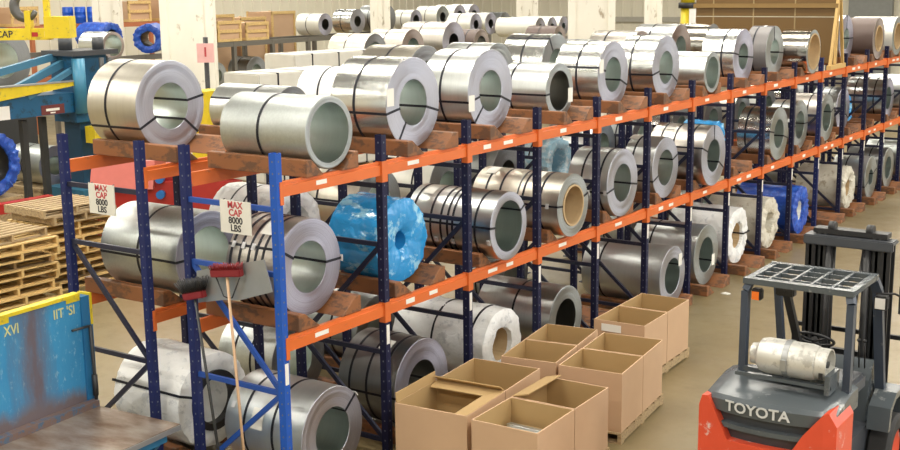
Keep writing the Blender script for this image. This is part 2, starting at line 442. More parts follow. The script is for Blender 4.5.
# ------------------------------------------------------------------ coils
def ribbon(theta, L, R, r, mat, parent, w_=.024, e=.004):
    bm = bmn()
    u = Vector((0, math.cos(theta), math.sin(theta))); s = Vector((0, -math.sin(theta), math.cos(theta)))
    M = Matrix((Vector((1, 0, 0)), s, u)).transposed().to_4x4()
    h = L/2
    box(bm, h, h+e, -w_/2, w_/2, r-e, R+e, 0, M); box(bm, -h-e, -h, -w_/2, w_/2, r-e, R+e, 0, M)
    box(bm, -h, h, -w_/2, w_/2, R-.0005, R+e, 0, M); box(bm, -h, h, -w_/2, w_/2, r-e, r+.0005, 0, M)
    return obj('eye_strap', bm, mat, parent)
def curved_patch(bm, x0, x1, a0, a1, R, n=8):
    A = []; 
    for k in range(n+1):
        t = a0 + (a1-a0)*k/n
        A.append((bm.verts.new((x0, R*math.cos(t), R*math.sin(t))), bm.verts.new((x1, R*math.cos(t), R*math.sin(t)))))
    for p, q in zip(A, A[1:]): bm.faces.new((p[0], p[1], q[1], q[0]))
def coil(label, loc, L, R, r, style='bright', face='bright', belly=(.4,), eye=(), tagp=None, core=False, bore=None, name='steel_coil', group=None, seals=(), n=72):
    """loc = (front face x, y, bottom z); axis along x"""
    root = thing(name, label, 'steel coil', (loc[0]-L/2, loc[1], loc[2]), 0, group)
    ax = bpy.data.objects.new('tmp', None)
    bm = bmn(); h = L/2
    rnd = random.Random(hash((round(loc[1], 2), round(loc[2], 2), round(R, 2))) & 0xffff)
    prof = [(-h, R), (-h*.5, R), (0, R), (h*.5, R), (h-.004, R), (h, R-.004)]; mis = [0, 0, 0, 0, 1]
    K = 9 if R-r > .1 else 4
    for k in range(1, K):
        rr = R-.004 + (r+.003-R+.004)*k/K; st = rnd.uniform(-.003, .003)
        prof.append((h+st, rr)); mis.append(1)
    prof += [(h, r+.003), (h-.004, r), (0, r), (-h, r)]; mis += [1, 1, 2, 2, 1]
    mis = mis[:len(prof)]
    while len(mis) < len(prof): mis.append(1)
    lathe_x(bm, prof, n, mis)
    body = obj('coil_body', bm, [OUT[style], FACE[face], bore or BORE], root, (0, 0, R), True)
    for f in belly:
        b2 = bmn(); x = -h + L*f
        lathe_x(b2, [(x-.013, R+.0005), (x-.013, R+.004), (x+.013, R+.004), (x+.013, R+.0005)], n)
        obj('belly_strap', b2, STRAP, root, (0, 0, R), True)
    for a in eye:
        o = ribbon(math.radians(a), L, R, r, STRAP, root); o.location = (0, 0, R)
    for (f, a) in seals:
        b2 = bmn(); t = math.radians(a); x = -h + L*f
        M = Matrix((Vector((1, 0, 0)), Vector((0, -math.sin(t), math.cos(t))), Vector((0, math.cos(t), math.sin(t))))).transposed().to_4x4()
        box(b2, x-.02, x+.02, -.03, .03, R+.003, R+.010, 0, M); obj('strap_seal', b2, SEAL, root, (0, 0, R))
    if tagp:
        kind, f, a = tagp
        b2 = bmn(); t = math.radians(a)
        if kind == 'o':
            x = -h + L*f; curved_patch(b2, x-.07, x+.07, t-.22*.44/R, t+.22*.44/R, R+.006)
        else:
            rr = r + (R-r)*f; M = Matrix.Translation((h+.006, rr*math.cos(t), rr*math.sin(t)))
            box(b2, 0, .003, -.055, .055, -.085, .085, 0, M)
        obj('paper_tag', b2, PAPER, root, (0, 0, R))
    if core:
        b2 = bmn(); lathe_x(b2, [(-h+.01, r-.0005), (h+.012, r-.0005), (h+.012, r-.02), (-h+.01, r-.02)], n)
        obj('core_sleeve', b2, CARD_CORE, root, (0, 0, R), True)
    return root
def wrapped(label, loc, L, R, r, mat, amp=.02, name='wrapped_coil', straps=(.3, .7), inner=None, cat='wrapped coil', seed=0, fold=.03, eye=(), group=None, dark_core=False):
    root = thing(name, label, cat, (loc[0]-L/2, loc[1], loc[2]), 0, group)
    h = L/2; bm = bmn()
    def fn(v, t, x, rad):
        p = Vector((x*5 + seed*3.1, math.cos(t)*2.6*rad/.4, math.sin(t)*2.6*rad/.4))
        d = noise.noise(p)*amp + noise.noise(p*2.7)*amp*.6
        edge = max(0, (abs(x)-h*.72)/(h*.28))
        q = Vector((math.cos(t)*3.2, math.sin(t)*3.2, seed*1.7))
        d += edge*fold*(noise.noise(q*2.1) + .6*noise.noise(q*5.0 + Vector((0, 0, x*3))))*.8
        g = min(1.0, max(0.0, (rad-r)/(R-r)))
        u = Vector((0, math.cos(t), math.sin(t)))
        low = .25 if math.sin(t) < -.92 else 1.0
        if rad < R*.96 and x > 0: v = v + Vector((noise.noise(Vector((math.cos(t)*rad*9, math.sin(t)*rad*9, seed + 5.0)))*fold*.7, 0, 0))
        return v + u*d*(1 if rad > r*1.05 else .3)*low + Vector(((.3*d if abs(x) > h*.95 else 0), 0, 0))
    prof = []; N = 14
    for i in range(N+1): prof.append((-h + L*i/N*.98 + L*.01, R*(1-.03*(abs(2*i/N-1)**6))))
    for k in range(5): prof.append((h + .012*math.sin(k), R*.97 + (r-R*.97)*(k+.6)/5))
    for x in (h*.9, h*.3, -h*.4, -h): prof.append((x, r))
    mis = [0]*N + [0]*5 + [0] + [1]*4
    while len(mis) < len(prof): mis.append(0)
    lathe_x(bm, prof, 96, mis[:len(prof)], True, fn)
    obj('wrap_cover', bm, [mat, inner or mat], root, (0, 0, R), True)
    if dark_core:
        b2 = bmn(); lathe_x(b2, [(h-.05, r*1.28), (h+.035, r*1.28), (h+.035, r*.98), (h-.05, r*.98)], 48); obj('core_ring', b2, BLACK, root, (0, 0, R), True)
    for f in straps:
        b2 = bmn(); x = -h + L*f
        lathe_x(b2, [(x-.012, R+.002), (x-.012, R+amp*.55), (x+.012, R+amp*.55), (x+.012, R+.002)], 72)
        obj('belly_strap', b2, STRAP, root, (0, 0, R), True)
    for a in eye:
        o = ribbon(math.radians(a), L+.03, R+amp*.5, r*.98, STRAP, root); o.location = (0, 0, R)
    return root

def place(rack, lev, n): return f'{LV[lev][0]}, {ordw[n]} bay of the {rack} rack'
ZB = {'T': 2.90, 'M': 1.555, 'F': .07}
E3 = [(10, 205, 320), (25, 190, 300), (-20, 215, 160), (5, 235, 120), (40, 180, 290)]
def put(rack, lev, n, fr, xf, L, R, r, style='bright', face='bright', belly=(.4,), eye=(), look='bright steel coil', **k):
    y = (n+fr)*B; zb = ZB[lev]
    saddles(rack, lev, n, y, R, zb)
    return coil(f'{look}, {place(rack, lev, n)}', (RX[rack]+xf, y, zb), L, R, r, style, face, belly, eye, group='steel coils stored on the racks', **k)
def putw(rack, lev, n, fr, xf, L, R, r, mat, look, **k):
    y = (n+fr)*B; zb = ZB[lev]
    saddles(rack, lev, n, y, R, zb)
    return wrapped(f'{look}, {place(rack, lev, n)}', (RX[rack]+xf, y, zb + .01), L, R, r, mat, seed=n, group='wrapped coils stored on the racks', **k)

# --- top level, aisle rack
put('aisle', 'T', 0, .48, .02, 1.01, .318, .262, 'dull', 'grey', (.45,), (), 'thin walled dull coil with wide bore')
put('aisle', 'T', 1, .55, -.19, .68, .44, .225, 'bright', 'bright', (.42,), (345, 190, 235), 'bright steel coil with tag on its face', tagp=('f', .75, 168))
put('aisle', 'T', 2, .57, -.22, .60, .44, .22, 'silver', 'bright', (.40,), (340, 192, 225), 'silver steel coil with lavender face', tagp=('f', .8, 195))
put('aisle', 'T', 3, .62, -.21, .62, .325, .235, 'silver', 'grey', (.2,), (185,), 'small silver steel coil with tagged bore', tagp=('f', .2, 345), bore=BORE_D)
put('aisle', 'T', 4, .63, -.24, .62, .42, .22, 'bright', 'bright', (.5,), (338, 165), 'bright steel coil with bluish bore', seals=((.6, 75),), tagp=('f', .7, 160))
put('aisle', 'T', 5, .57, -.12, .52, .43, .22, 'bright', 'bright', (.36,), (330, 190), 'mirror bright steel coil with one belly strap')
put('aisle', 'T', 6, .42, .05, .62, .29, .225, 'silver', 'grey', (), (), 'small plain silver coil without straps')
put('aisle', 'T', 7, .62, -.15, .52, .42, .20, 'bright', 'lav', (.62,), (355, 170), 'spangled galvanized coil with paper on top', tagp=('o', .85, 70))
put('aisle', 'T', 8, .60, -.15, .36, .42, .20, 'mauve', 'grey', (.35,), (100, 355), 'mauve grey coated coil with crossed straps', seals=((.6, 100),))
put('aisle', 'T', 9, .40, .13, .50, .37, .31, 'mirror', 'grey', (), (10,), 'polished coil lined with a cardboard core', core=True)
put('aisle', 'T', 11, .58, -.25, .32, .45, .2, 'silver', 'lav', (.5,), (0, 90), 'pale lavender coil beside the wooden crate end')
put('aisle', 'T', 12, .40, .05, .95, .41, .26, 'umber', 'brown', (), (), 'dark umber coated coil with cardboard core', core=True)
put('aisle', 'T', 13, .40, .05, .9, .40, .28, 'cream', 'grey', (), (), 'pale cream coated coil with cardboard core', core=True)
# --- middle level, aisle rack
put('aisle', 'M', 0, .455, -.24, .60, .44, .235, 'brownish', 'lav', (.08, .26, .44, .58, .72), (0, 150), 'slit steel coil with five belly straps', seals=((.1, 150), (.3, 150), (.5, 150), (1.0, 0)), tagp=('o', .62, 120))
putw('aisle', 'M', 1, .42, -.22, .62, .425, .09, BLUEWRAP, 'coil sealed in crinkled clear blue film', straps=(), amp=.014, fold=.022)
put('aisle', 'M', 2, .43, .13, 1.10, .37, .275, 'silver', 'bright', (.08, .30, .42, .50, .56, .82), (30, 175), 'long banded coil group with six belly straps', tagp=('o', .18, 110), seals=((.1, 205), (.35, 205), (.45, 205), (.55, 205), (.97, 200)))
put('aisle', 'M', 3, .44, .12, .54, .37, .245, 'warm', 'grey', (.12, .55), (15, 175), 'warm toned coil with a tan cardboard core', core=True, seals=((.75, 175), (1.0, 15)), tagp=('o', .3, 110))
coil('warm toned coil behind the cardboard cored coil, ' + place('aisle', 'M', 3), (-.44, 3.44*B, ZB['M']), .62, .37, .245, 'warm', 'grey', (.3, .62), (175,), ('o', .25, 105), group='steel coils stored on the racks')
put('aisle', 'M', 4, .44, .05, .56, .43, .24, 'satin', 'bright', (.35, .8), (350, 190), 'bright galvanized coil with two belly straps', seals=((.95, 190),))
put('aisle', 'M', 5, .5, -.05, .45, .42, .245, 'satin', 'bright', (.3,), (20, 200), 'bright galvanized coil with blue tinted bore', tagp=('o', .1, 100))
put('aisle', 'M', 6, .40, .12, .84, .44, .235, 'brownish', 'bright', (.2, .45, .75), (330, 160, 90), 'brown tinted coil with pale face', tagp=('o', .3, 110))
putw('aisle', 'M', 7, .45, -.45, .5, .38, .18, BLUEWRAP, 'half hidden coil in bright blue film', straps=(), amp=.02, fold=.05)
put('aisle', 'M', 8, .5, .03, .56, .435, .235, 'bright', 'grey', (.25,), (345, 170), 'bright coil with paper sheet on its top', tagp=('o', .8, 85))
put('aisle', 'M', 9, .5, -.1, .42, .43, .24, 'silver', 'grey', (.4,), (0, 180), 'silver steel coil half hidden by posts')
put('aisle', 'M', 10, .45, -.05, .62, .43, .25, 'brownish', 'grey', (.6,), (20,), 'brown tinted coil with wide grey face')
put('aisle', 'M', 11, .60, -.25, .5, .43, .24, 'dark', 'lav', (.3, .6), (330, 180), 'dark coil with pale rim and paper tag', tagp=('o', .8, 85))
putw('aisle', 'M', 12, .3, -.45, .45, .30, .15, BLUEWRAP, 'small coil bagged in blue film', straps=(), amp=.02, fold=.05)
put('aisle', 'M', 13, .5, -.1, .8, .43, .24, 'silver', 'lav', (.25, .5, .75), (10, 170), 'silver banded coil with paper sheet', tagp=('o', .85, 80))
put('aisle', 'M', 14, .5, -.1, .8, .42, .24, 'dull', 'grey', (.5,), (), 'dull grey steel coil')
# --- floor level, aisle rack
put('aisle', 'F', 0, .42, .02, .94, .425, .235, 'satin', 'bright', (.25, .62), (40, 240), 'bluish silver coil with two belly straps', tagp=('o', .42, 160), seals=((.08, 150), (.45, 150), (1.0, 40)))
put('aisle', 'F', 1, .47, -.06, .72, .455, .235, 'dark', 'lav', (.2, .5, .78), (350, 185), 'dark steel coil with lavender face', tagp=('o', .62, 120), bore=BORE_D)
putw('aisle', 'F', 2, .6, -.1, 1.26, .42, .19, WHITEWRAP, 'long coil wrapped in white plastic', straps=(.45, .85), amp=.015, fold=.022, inner=CARD_CORE)
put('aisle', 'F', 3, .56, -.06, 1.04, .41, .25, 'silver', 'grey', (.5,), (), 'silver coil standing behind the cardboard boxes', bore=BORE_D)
put('aisle', 'F', 5, .44, .13, 1.2, .415, .25, 'satin', 'bright', (.22,), (30,), 'long bright coil with tagged rim', tagp=('f', .3, 40))
put('aisle', 'F', 6, .40, .05, 1.03, .445, .26, 'satin', 'grey', (.3,), (330,), 'dull coil with white tag in bore', tagp=('f', .1, 335))
putw('aisle', 'F', 7, .44, -.04, 1.03, .45, .20, WHITEWRAP, 'coil in torn white plastic wrap', straps=(), amp=.02, fold=.03, eye=(0,), inner=CARD_CORE)
putw('aisle', 'F', 8, .37, .0, 1.0, .435, .17, TANWRAP, 'coil bundled in cream plastic wrap', straps=(), amp=.02, fold=.05)
putw('aisle', 'F', 9, .37, .05, 1.08, .43, .18, ROYALWRAP, 'coil bundled in royal blue tarpaulin', straps=(), amp=.02, fold=.05, inner=WHITEP)
putw('aisle', 'F', 11, .37, .04, .93, .42, .18, TANWRAP, 'coil in cream paper with torn end', straps=(), amp=.02, fold=.05, inner=CARD_CORE)
put('aisle', 'F', 12, .40, .05, .7, .43, .16, 'satin', 'grey', (.4,), (20, 200), 'silver coil with small dark bore')
put('aisle', 'F', 13, .45, .0, .8, .43, .24, 'dark', 'grey', (.3, .6), (), 'dark banded steel coil', tagp=('o', .8, 95))
put('aisle', 'F', 14, .45, .0, .8, .43, .24, 'dull', 'grey', (.3,), (), 'dull grey banded coil')
# --- rear rack
put('rear', 'T', 0, .58, -.46, .70, .44, .225, 'warm', 'bright', (.38,), (10, 205, 320), 'straw toned coil with three straps')
put('rear', 'T', 1, .5, -.05, .95, .275, .2, 'silver', 'dark', (.6,), (150,), 'silver coil behind the wide bore coil')
putw('rear', 'T', 2, .5, -.15, .85, .32, .2, WHITEWRAP, 'white wrapped coil behind the tagged coil', straps=(.4,), amp=.008, fold=.02)
put('rear', 'T', 3, .5, -.36, .80, .415, .22, 'warm', 'dark', (.5,), (), 'warm steel coil with dark face')
put('rear', 'T', 4, .5, -.2, .7, .40, .22, 'silver', 'grey', (.5,), (), 'silver steel coil partly hidden')
put('rear', 'T', 5, .55, -.15, .70, .43, .22, 'bright', 'grey', (.5,), (340, 120), 'bright coil with gleaming grey face')
put('rear', 'T', 6, .5, -.2, .7, .36, .22, 'dark', 'dark', (.5,), (), 'dark steel coil partly hidden')
put('rear', 'T', 7, .5, -.15, .8, .40, .22, 'brownish', 'brown', (.35,), (), 'brownish steel coil partly hidden')
put('rear', 'T', 8, .5, -.1, .72, .43, .23, 'silver', 'brown', (.4,), (), 'silver coil with thick brown face')
put('rear', 'T', 9, .5, -.1, .8, .41, .24, 'mirror', 'grey', (), (), 'polished coil with hanging paper label', tagp=('o', .3, 130))
put('rear', 'M', 0, .42, .20, 1.05, .42, .27, 'dull', 'lav', (.5,), (180,), 'dull coil with single strap and hollow bore')
putw('rear', 'M', 1, .5, -.05, .95, .40, .2, WHITEWRAP, 'white wrapped coil with dark bands', straps=(.3, .5), amp=.006, fold=.015)
put('rear', 'M', 2, .5, -.05, .85, .42, .24, 'warm', 'grey', (.3, .7), (170,), 'warm steel coil with paper tag', tagp=('o', .85, 110))
put('rear', 'M', 3, .5, -.05, .9, .42, .2, 'cream', 'grey', (.3, .7), (175,), 'pale coil with wide grey face')
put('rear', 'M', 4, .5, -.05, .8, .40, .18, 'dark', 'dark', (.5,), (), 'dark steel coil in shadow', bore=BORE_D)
putw('rear', 'M', 5, .5, -.05, .8, .36, .2, LIGHTBLUE, 'coil wrapped in pale blue film', straps=(.6,), amp=.012, fold=.03)
put('rear', 'M', 6, .5, -.1, .8, .42, .22, 'silver', 'grey', (.35, .7), (), 'silver coil with pale top')
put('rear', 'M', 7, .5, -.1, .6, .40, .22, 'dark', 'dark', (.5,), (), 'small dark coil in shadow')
put('rear', 'M', 8, .5, -.05, .8, .42, .22, 'bright', 'grey', (.5,), (), 'bright coil with grey face')
put('rear', 'M', 9, .5, -.05, .8, .42, .22, 'brownish', 'grey', (.4,), (), 'brown tinted coil with grey face')
put('rear', 'M', 10, .5, -.05, .8, .42, .22, 'warm', 'grey', (.5,), (), 'warm toned steel coil')
put('rear', 'M', 11, .5, -.05, .8, .42, .22, 'silver', 'grey', (.3, .6), (), 'silver coil with two straps', tagp=('o', .8, 100))
put('rear', 'M', 12, .5, -.05, .8, .42, .22, 'bright', 'grey', (.5,), (), 'bright steel coil with one strap')
put('rear', 'M', 13, .5, -.05, .8, .42, .22, 'dark', 'lav', (.3, .6), (), 'dark coil with pale face', tagp=('o', .8, 100))
ZB['F'] = .04
putw('rear', 'F', 0, .41, .18, .92, .475, .235, WHITEWRAP, 'white pleated coil with black core ring', straps=(), amp=.008, fold=.02, eye=(160,), dark_core=True)
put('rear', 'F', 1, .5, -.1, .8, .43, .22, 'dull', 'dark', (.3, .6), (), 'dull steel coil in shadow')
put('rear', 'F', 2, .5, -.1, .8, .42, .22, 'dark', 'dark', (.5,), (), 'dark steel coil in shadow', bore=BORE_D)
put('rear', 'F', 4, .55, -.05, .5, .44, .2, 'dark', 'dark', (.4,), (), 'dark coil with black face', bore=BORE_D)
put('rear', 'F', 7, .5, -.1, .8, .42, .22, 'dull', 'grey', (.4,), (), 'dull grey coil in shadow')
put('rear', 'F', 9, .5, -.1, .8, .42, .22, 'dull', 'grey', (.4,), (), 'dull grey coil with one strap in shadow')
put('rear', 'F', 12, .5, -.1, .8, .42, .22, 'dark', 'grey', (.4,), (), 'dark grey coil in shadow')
# saddles standing empty on the floor bay
saddles('aisle', 'F', 4, 4.5*B, .42, 0); saddles('aisle', 'F', 10, 10.45*B, .42, 0)

# crate of brown sheets standing across both racks
cr = thing('sheet_crate', 'tall brown crate of flat sheets standing across the top of both racks', 'crate', (-1.38, 10.62*B, Z2+.063))
BRN = plain('brown_hardboard', (.125, .068, .016), .55, 0, .08, 1.5)
bm = bmn(); box(bm, -1.36, 1.36, -.10, .10, .10, 2.5); obj('sheet_pack', bm, BRN, cr)
PINE = plain('pine_batten', (.55, .36, .13), .6)
bm = bmn(); box(bm, -1.40, 1.40, -.14, -.10, 1.10, 1.18); obj('batten', bm, plain('brown_batten', (.20, .12, .035), .6), cr)
for x in (-1.0, -.2, .6): 
    bm = bmn(); box(bm, x-.012, x+.012, -.106, -.1005, .1, 2.5); obj('strap', bm, plain('dull_strap', (.26, .19, .09), .5), cr)
bm = bmn(); box(bm, -1.36, 1.36, -.106, -.1005, .93, .945); obj('strap', bm, plain('grey_strap', (.42, .40, .32), .5), cr)
for y in (-.38, .38):
    bm = bmn(); bar(bm, (1.38, y, .05), (1.38, y*.2, 1.25), .05, .05); obj('strut', bm, PINE, cr)
bm = bmn(); box(bm, 1.34, 1.42, -.45, .45, 0, .08); obj('foot', bm, PINE, cr)
bm = bmn(); box(bm, -1.42, -1.34, -.45, .45, 0, .08); obj('foot', bm, PINE, cr)
bm = bmn(); box(bm, -.2, -.12, -.45, .45, 0, .10); obj('foot', bm, PINE, cr)
bm = bmn(); bar(bm, (1.38, -.1, .08), (1.38, -.06, 1.2), .045, .045); obj('strut', bm, PINE, cr)

# ------------------------------------------------------------------ signs on the end frames
def cap_sign(x, label):
    s = thing('capacity_sign', label, 'sign', (x, -.062, 2.405))
    bm = bmn(); box(bm, -.18, .18, -.004, .004, 0, .285); obj('board', bm, plain('sign_board', (.66, .65, .60), .6), s)
    for i, (tx, m) in enumerate((('MAX', LETTER_R), ('CAP', LETTER_R), ('8000', LETTER_K), ('LBS', LETTER_K))):
        text_mesh('lettering', tx, .082, m, s, (0, -.005, .246-.067*i), (PI/2, 0, 0), .0012, 1.0, .002)
    for x2 in (-.15, .15):
        bm = bmn(); tube(bm, [(x2, 0, .28), (x2, .03, .29)], .004, 6); obj('wire_tie', bm, BLACK, s)
cap_sign(-.42, 'white max capacity sign on the bright blue frame above the brooms')
cap_sign(-2.14, 'white max capacity sign on the navy frame above the pallet stacks')

# brooms and sheet leaning on the end frame
sh = obj('metal_sheet', (lambda b: (prism(b, [(-.92, 2.02), (-.10, 2.22), (-.02, 1.95), (-.42, 1.82), (-.60, 1.80), (-.92, 1.73)], 'y', -.075, -.068), b)[1])(bmn()), GREYSTEEL)
tag(sh, 'flat grey metal sheet hanging behind the brooms on the end frame', 'metal sheet')
DRED = plain('dark_red_bristle', (.20, .012, .016), .5)
def broom(label, head, foot, rz, bcol, hcol, bristle_w, flare, ln=.12):
    b = thing('broom', label, 'broom', (foot[0], foot[1], foot[2]))
    F_ = Vector(foot); H = Vector(head) - F_
    bm = bmn(); tube(bm, [(0, 0, 0), H], .013, 10); obj('handle', bm, hcol, b)
    bm = bmn(); M = Matrix.Translation(H) @ Matrix.Rotation(rz, 4, 'Y')
    box(bm, -bristle_w/2, bristle_w/2, -.03, .03, -.02, .045, 0, M); bevel(bm, .008, 2); obj('head_block', bm, DRED, b)
    bm = bmn(); k = 0
    for i in range(26):
        for j in (-.02, 0, .02):
            u = (i+.5)/26-.5
            p = M @ Vector((u*bristle_w, j, .04)); q = M @ Vector((u*bristle_w*flare + random.uniform(-.008, .008), j*1.6 + random.uniform(-.01, .01), .04 + ln + random.uniform(-.015, .015)))
            tube(bm, [p, q], .0045, 4)
    br = obj('bristles', bm, bcol, b); br['kind'] = 'stuff'
    return b, H
b1, H1 = broom('upturned broom with fanned black bristles and dark handle', (-.90, -.13, 1.80), (-.55, -.22, .02), -.25, BLACK, DARKSTEEL, .26, 1.5)
b2, H2 = broom('upturned broom with red bristles and pale wooden handle', (-.50, -.12, 2.05), (-.24, -.25, .02), -.14, DRED, plain('handle_wood', (.55, .36, .22), .5), .36, 1.0, .05)
bm = bmn()
for s in (-1, 1): tube(bm, [H2 + Vector((s*.15, 0, -.01)), H2 + Vector((s*.05, 0, -.20)), H2 + Vector((s*.0, 0, -.21))], .006, 6)
obj('wire_brace', bm, BLACK, b2)

# ------------------------------------------------------------------ cardboard boxes on pallets
_pm = {}
def _bm_mesh(key, name, dims, mat):
    if key not in _pm:
        bm = bmn(); box(bm, *dims); me = bpy.data.meshes.new(name); bm.to_mesh(me); bm.free(); me.materials.append(mat); _pm[key] = me
    return _pm[key]
def pallet_parts(root, L=1.30, W=.64, H=.115, mat=None):
    mat = mat or WOOD; N = 7
    for k in range(N):
        y = -L/2 + .045 + (L-.09)*k/(N-1)
        obj('deck_board', _bm_mesh(('t', W, H, mat.name), 'deck_board', (-W/2, W/2, -.045, .045, H-.018, H), mat), None, root, (0, y, 0))
    for k in range(3):
        y = -L/2 + .045 + (L-.09)*k/2
        obj('bottom_board', _bm_mesh(('b', W, mat.name), 'bottom_board', (-W/2, W/2, -.045, .045, 0, .016), mat), None, root, (0, y, 0))
    for x in (-W/2+.02, 0, W/2-.02):
        obj('stringer', _bm_mesh(('s', L, H, mat.name), 'stringer', (-.02, .02, -L/2, L/2, .016, H-.018), mat), None, root, (x, 0, 0))
def carton(label, loc, w_, d_, h_, rz=0, flaps=(), low_front=0.0, sheet=False):
    """open carton, loc = base centre"""
    o = thing('cardboard_box', label, 'cardboard box', loc, rz, 'open cardboard boxes on pallets')
    bm = bmn(); t_ = .012; W, D_ = w_/2, d_/2
    box(bm, -W, W, -D_, D_, 0, t_)
    def wall(x0, x1, y0, y1, ht, inner):
        vs = box(bm, x0, x1, y0, y1, t_, ht)
    wall(-W, W, -D_, -D_+t_, h_ - low_front, 0); wall(-W, W, D_-t_, D_, h_, 0)
    wall(-W, -W+t_, -D_+t_, D_-t_, h_, 0); wall(W-t_, W, -D_+t_, D_-t_, h_, 0)
    # rub vertical crease on the front
    bmesh.ops.recalc_face_normals(bm, faces=bm.faces[:])
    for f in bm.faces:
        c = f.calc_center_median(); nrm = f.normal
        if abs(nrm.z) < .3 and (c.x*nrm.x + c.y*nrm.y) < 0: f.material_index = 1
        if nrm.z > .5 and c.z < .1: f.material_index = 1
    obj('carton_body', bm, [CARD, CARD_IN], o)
    for (side, ln, ang) in flaps:
        b2 = bmn()
        if side in ('L', 'R'):
            s = -1 if side == 'L' else 1
            M = Matrix.Translation((s*(W-.004), 0, h_)) @ Matrix.Rotation(math.radians(ang)*s, 4, 'Y'); box(b2, -.005, .005, -D_+.02, D_-.02, 0, ln, 0, M)
        else:
            s = -1 if side == 'F' else 1
            M = Matrix.Translation((0, s*(D_-.004), h_)) @ Matrix.Rotation(-math.radians(ang)*s, 4, 'X'); box(b2, -W+.02, W-.02, -.005, .005, 0, ln, 0, M)
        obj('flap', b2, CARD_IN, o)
    return o
def pallet(label, loc, rz=0, **k):
    p_ = thing('wooden_pallet', label, 'pallet', loc, rz, k.pop('group', 'wooden pallets on the floor')); pallet_parts(p_, **k); return p_
PH = .115; BH = .605
def pair(xc, y0, y1, w_, rz, lab_f, lab_b, plab, ff=(), fb=(), mat=WOOD2, gap=.0, low=0):
    yc = (y0+y1)/2; d = (y1-y0)/2
    pallet(plab, (xc, yc, 0), rz, L=y1-y0+.04, W=w_+.02, mat=mat)
    c, s = math.cos(rz), math.sin(rz)
    for sg, lb, fl in ((-1, lab_f, ff), (1, lab_b, fb)):
        off = sg*d/2
        carton(lb, (xc - s*off, yc + c*off, PH), w_, d-.012, BH, rz, fl, low if sg < 0 else 0)
pair(.71, 1.05, 2.58, .75, .09, 'near left open carton with a raised left flap and inward flap', 'open carton behind the raised flap carton, flap folded outward in front', 'pallet under the two near left cartons', (('L', .09, 4), ('R', .16, -100), ('B', .15, -100)), (('F', .10, 55),))
pair(1.54, 1.05, 2.45, .66, .03, 'near right open carton holding grey metal strips', 'open carton behind the strip filled carton, left flap folded inward', 'pallet under the two near right cartons', (), (('L', .17, -75),))
pair(.66, 2.78, 4.10, .60, .16, 'front open carton of the middle left pair', 'back open carton of the middle left pair beside the white coil', 'pallet under the middle left pair of cartons')
pair(1.37, 2.83, 4.12, .67, .12, 'front open carton of the middle right pair', 'back open carton of the middle right pair', 'pallet under the middle right pair of cartons')
pair(.90, 4.50, 5.85, .62, .04, 'open carton with a white label in the farthest pair', 'farthest open carton nearest the rack saddles', 'weathered pallet under the farthest pair of cartons')
bm = bmn(); box(bm, -.12, .12, -.003, 0, 0, .085); o = obj('paper_sheet', bm, PAPER, None, (.835, 4.496, .60)); tag(o, 'white printed label on the front of the farthest carton pair', 'label'); o.rotation_euler.z = .04
for k in range(6):
    bm = bmn(); box(bm, -.27, .27, -.035, .035, 0, .02); bevel(bm, .004, 1)
    o = obj('metal_strip', bm, OUT['dull'], None, (1.545 + random.uniform(-.02, .02), 1.18 + k*.085, .50 + .0)); o.rotation_euler = (random.uniform(-.1, .1), 0, random.uniform(-.04, .04))
    tag(o, 'grey metal strip lying in the near right carton', 'metal strip', 'metal strips in the near right carton')
bm = bmn(); box(bm, -.29, .29, -.29, .29, 0, .37); o = obj('packing_block', bm, CARD_IN, None, (1.553, 1.405, PH+.013)); o.rotation_euler.z = .03; tag(o, 'tan packing filling the near right carton under the metal strips', 'packing')
# scrap of white paper on the floor
bm = bmn(); prism(bm, [(-.06, -.03), (.05, -.05), (.07, .03), (-.02, .06)], 'z', .001, .012); tag(obj('paper_scrap', bm, PAPER, None, (.42, 8.95, 0)), 'crumpled white paper scrap on the floor beside the racks', 'scrap')

# ------------------------------------------------------------------ forklift
FK = thing('forklift', 'orange and grey forklift parked in the aisle with a gas tank on its back', 'forklift', (3.62, 2.6, 0))
FORANGE = worn('forklift_orange', (.64, .075, .032), (.66, .58, .55), .15, .35, 0, 5)
FGREY = worn('forklift_grey', (.085, .10, .112), (.30, .31, .31), .17, .26, .1, 4)
FDARK = plain('forklift_dark_grey', (.05, .055, .065), .4)
RUB = plain('tyre_rubber', (.018, .018, .019), .75, 0, .2, 20)
TANK = worn('aluminium_tank', (.66, .65, .61), (.45, .44, .41), .35, .40, .45, 7)
x0 = -3.60; y0 = -2.6   # local offsets from world values
def wl(x, y, z): return (x+x0, y+y0, z)
def curve_rear(bm, k=.28, xc=0.0, ymid=-.6):
    for v in bm.verts:
        if v.co.y < ymid: v.co.y += k*(v.co.x-xc)**2
def xslice(bm, a, b, n):
    for i in range(1, n):
        x = a + (b-a)*i/n
        bmesh.ops.bisect_plane(bm, geom=bm.verts[:]+bm.edges[:]+bm.faces[:], plane_co=(x, 0, 0), plane_no=(1, 0, 0))
W2 = .575
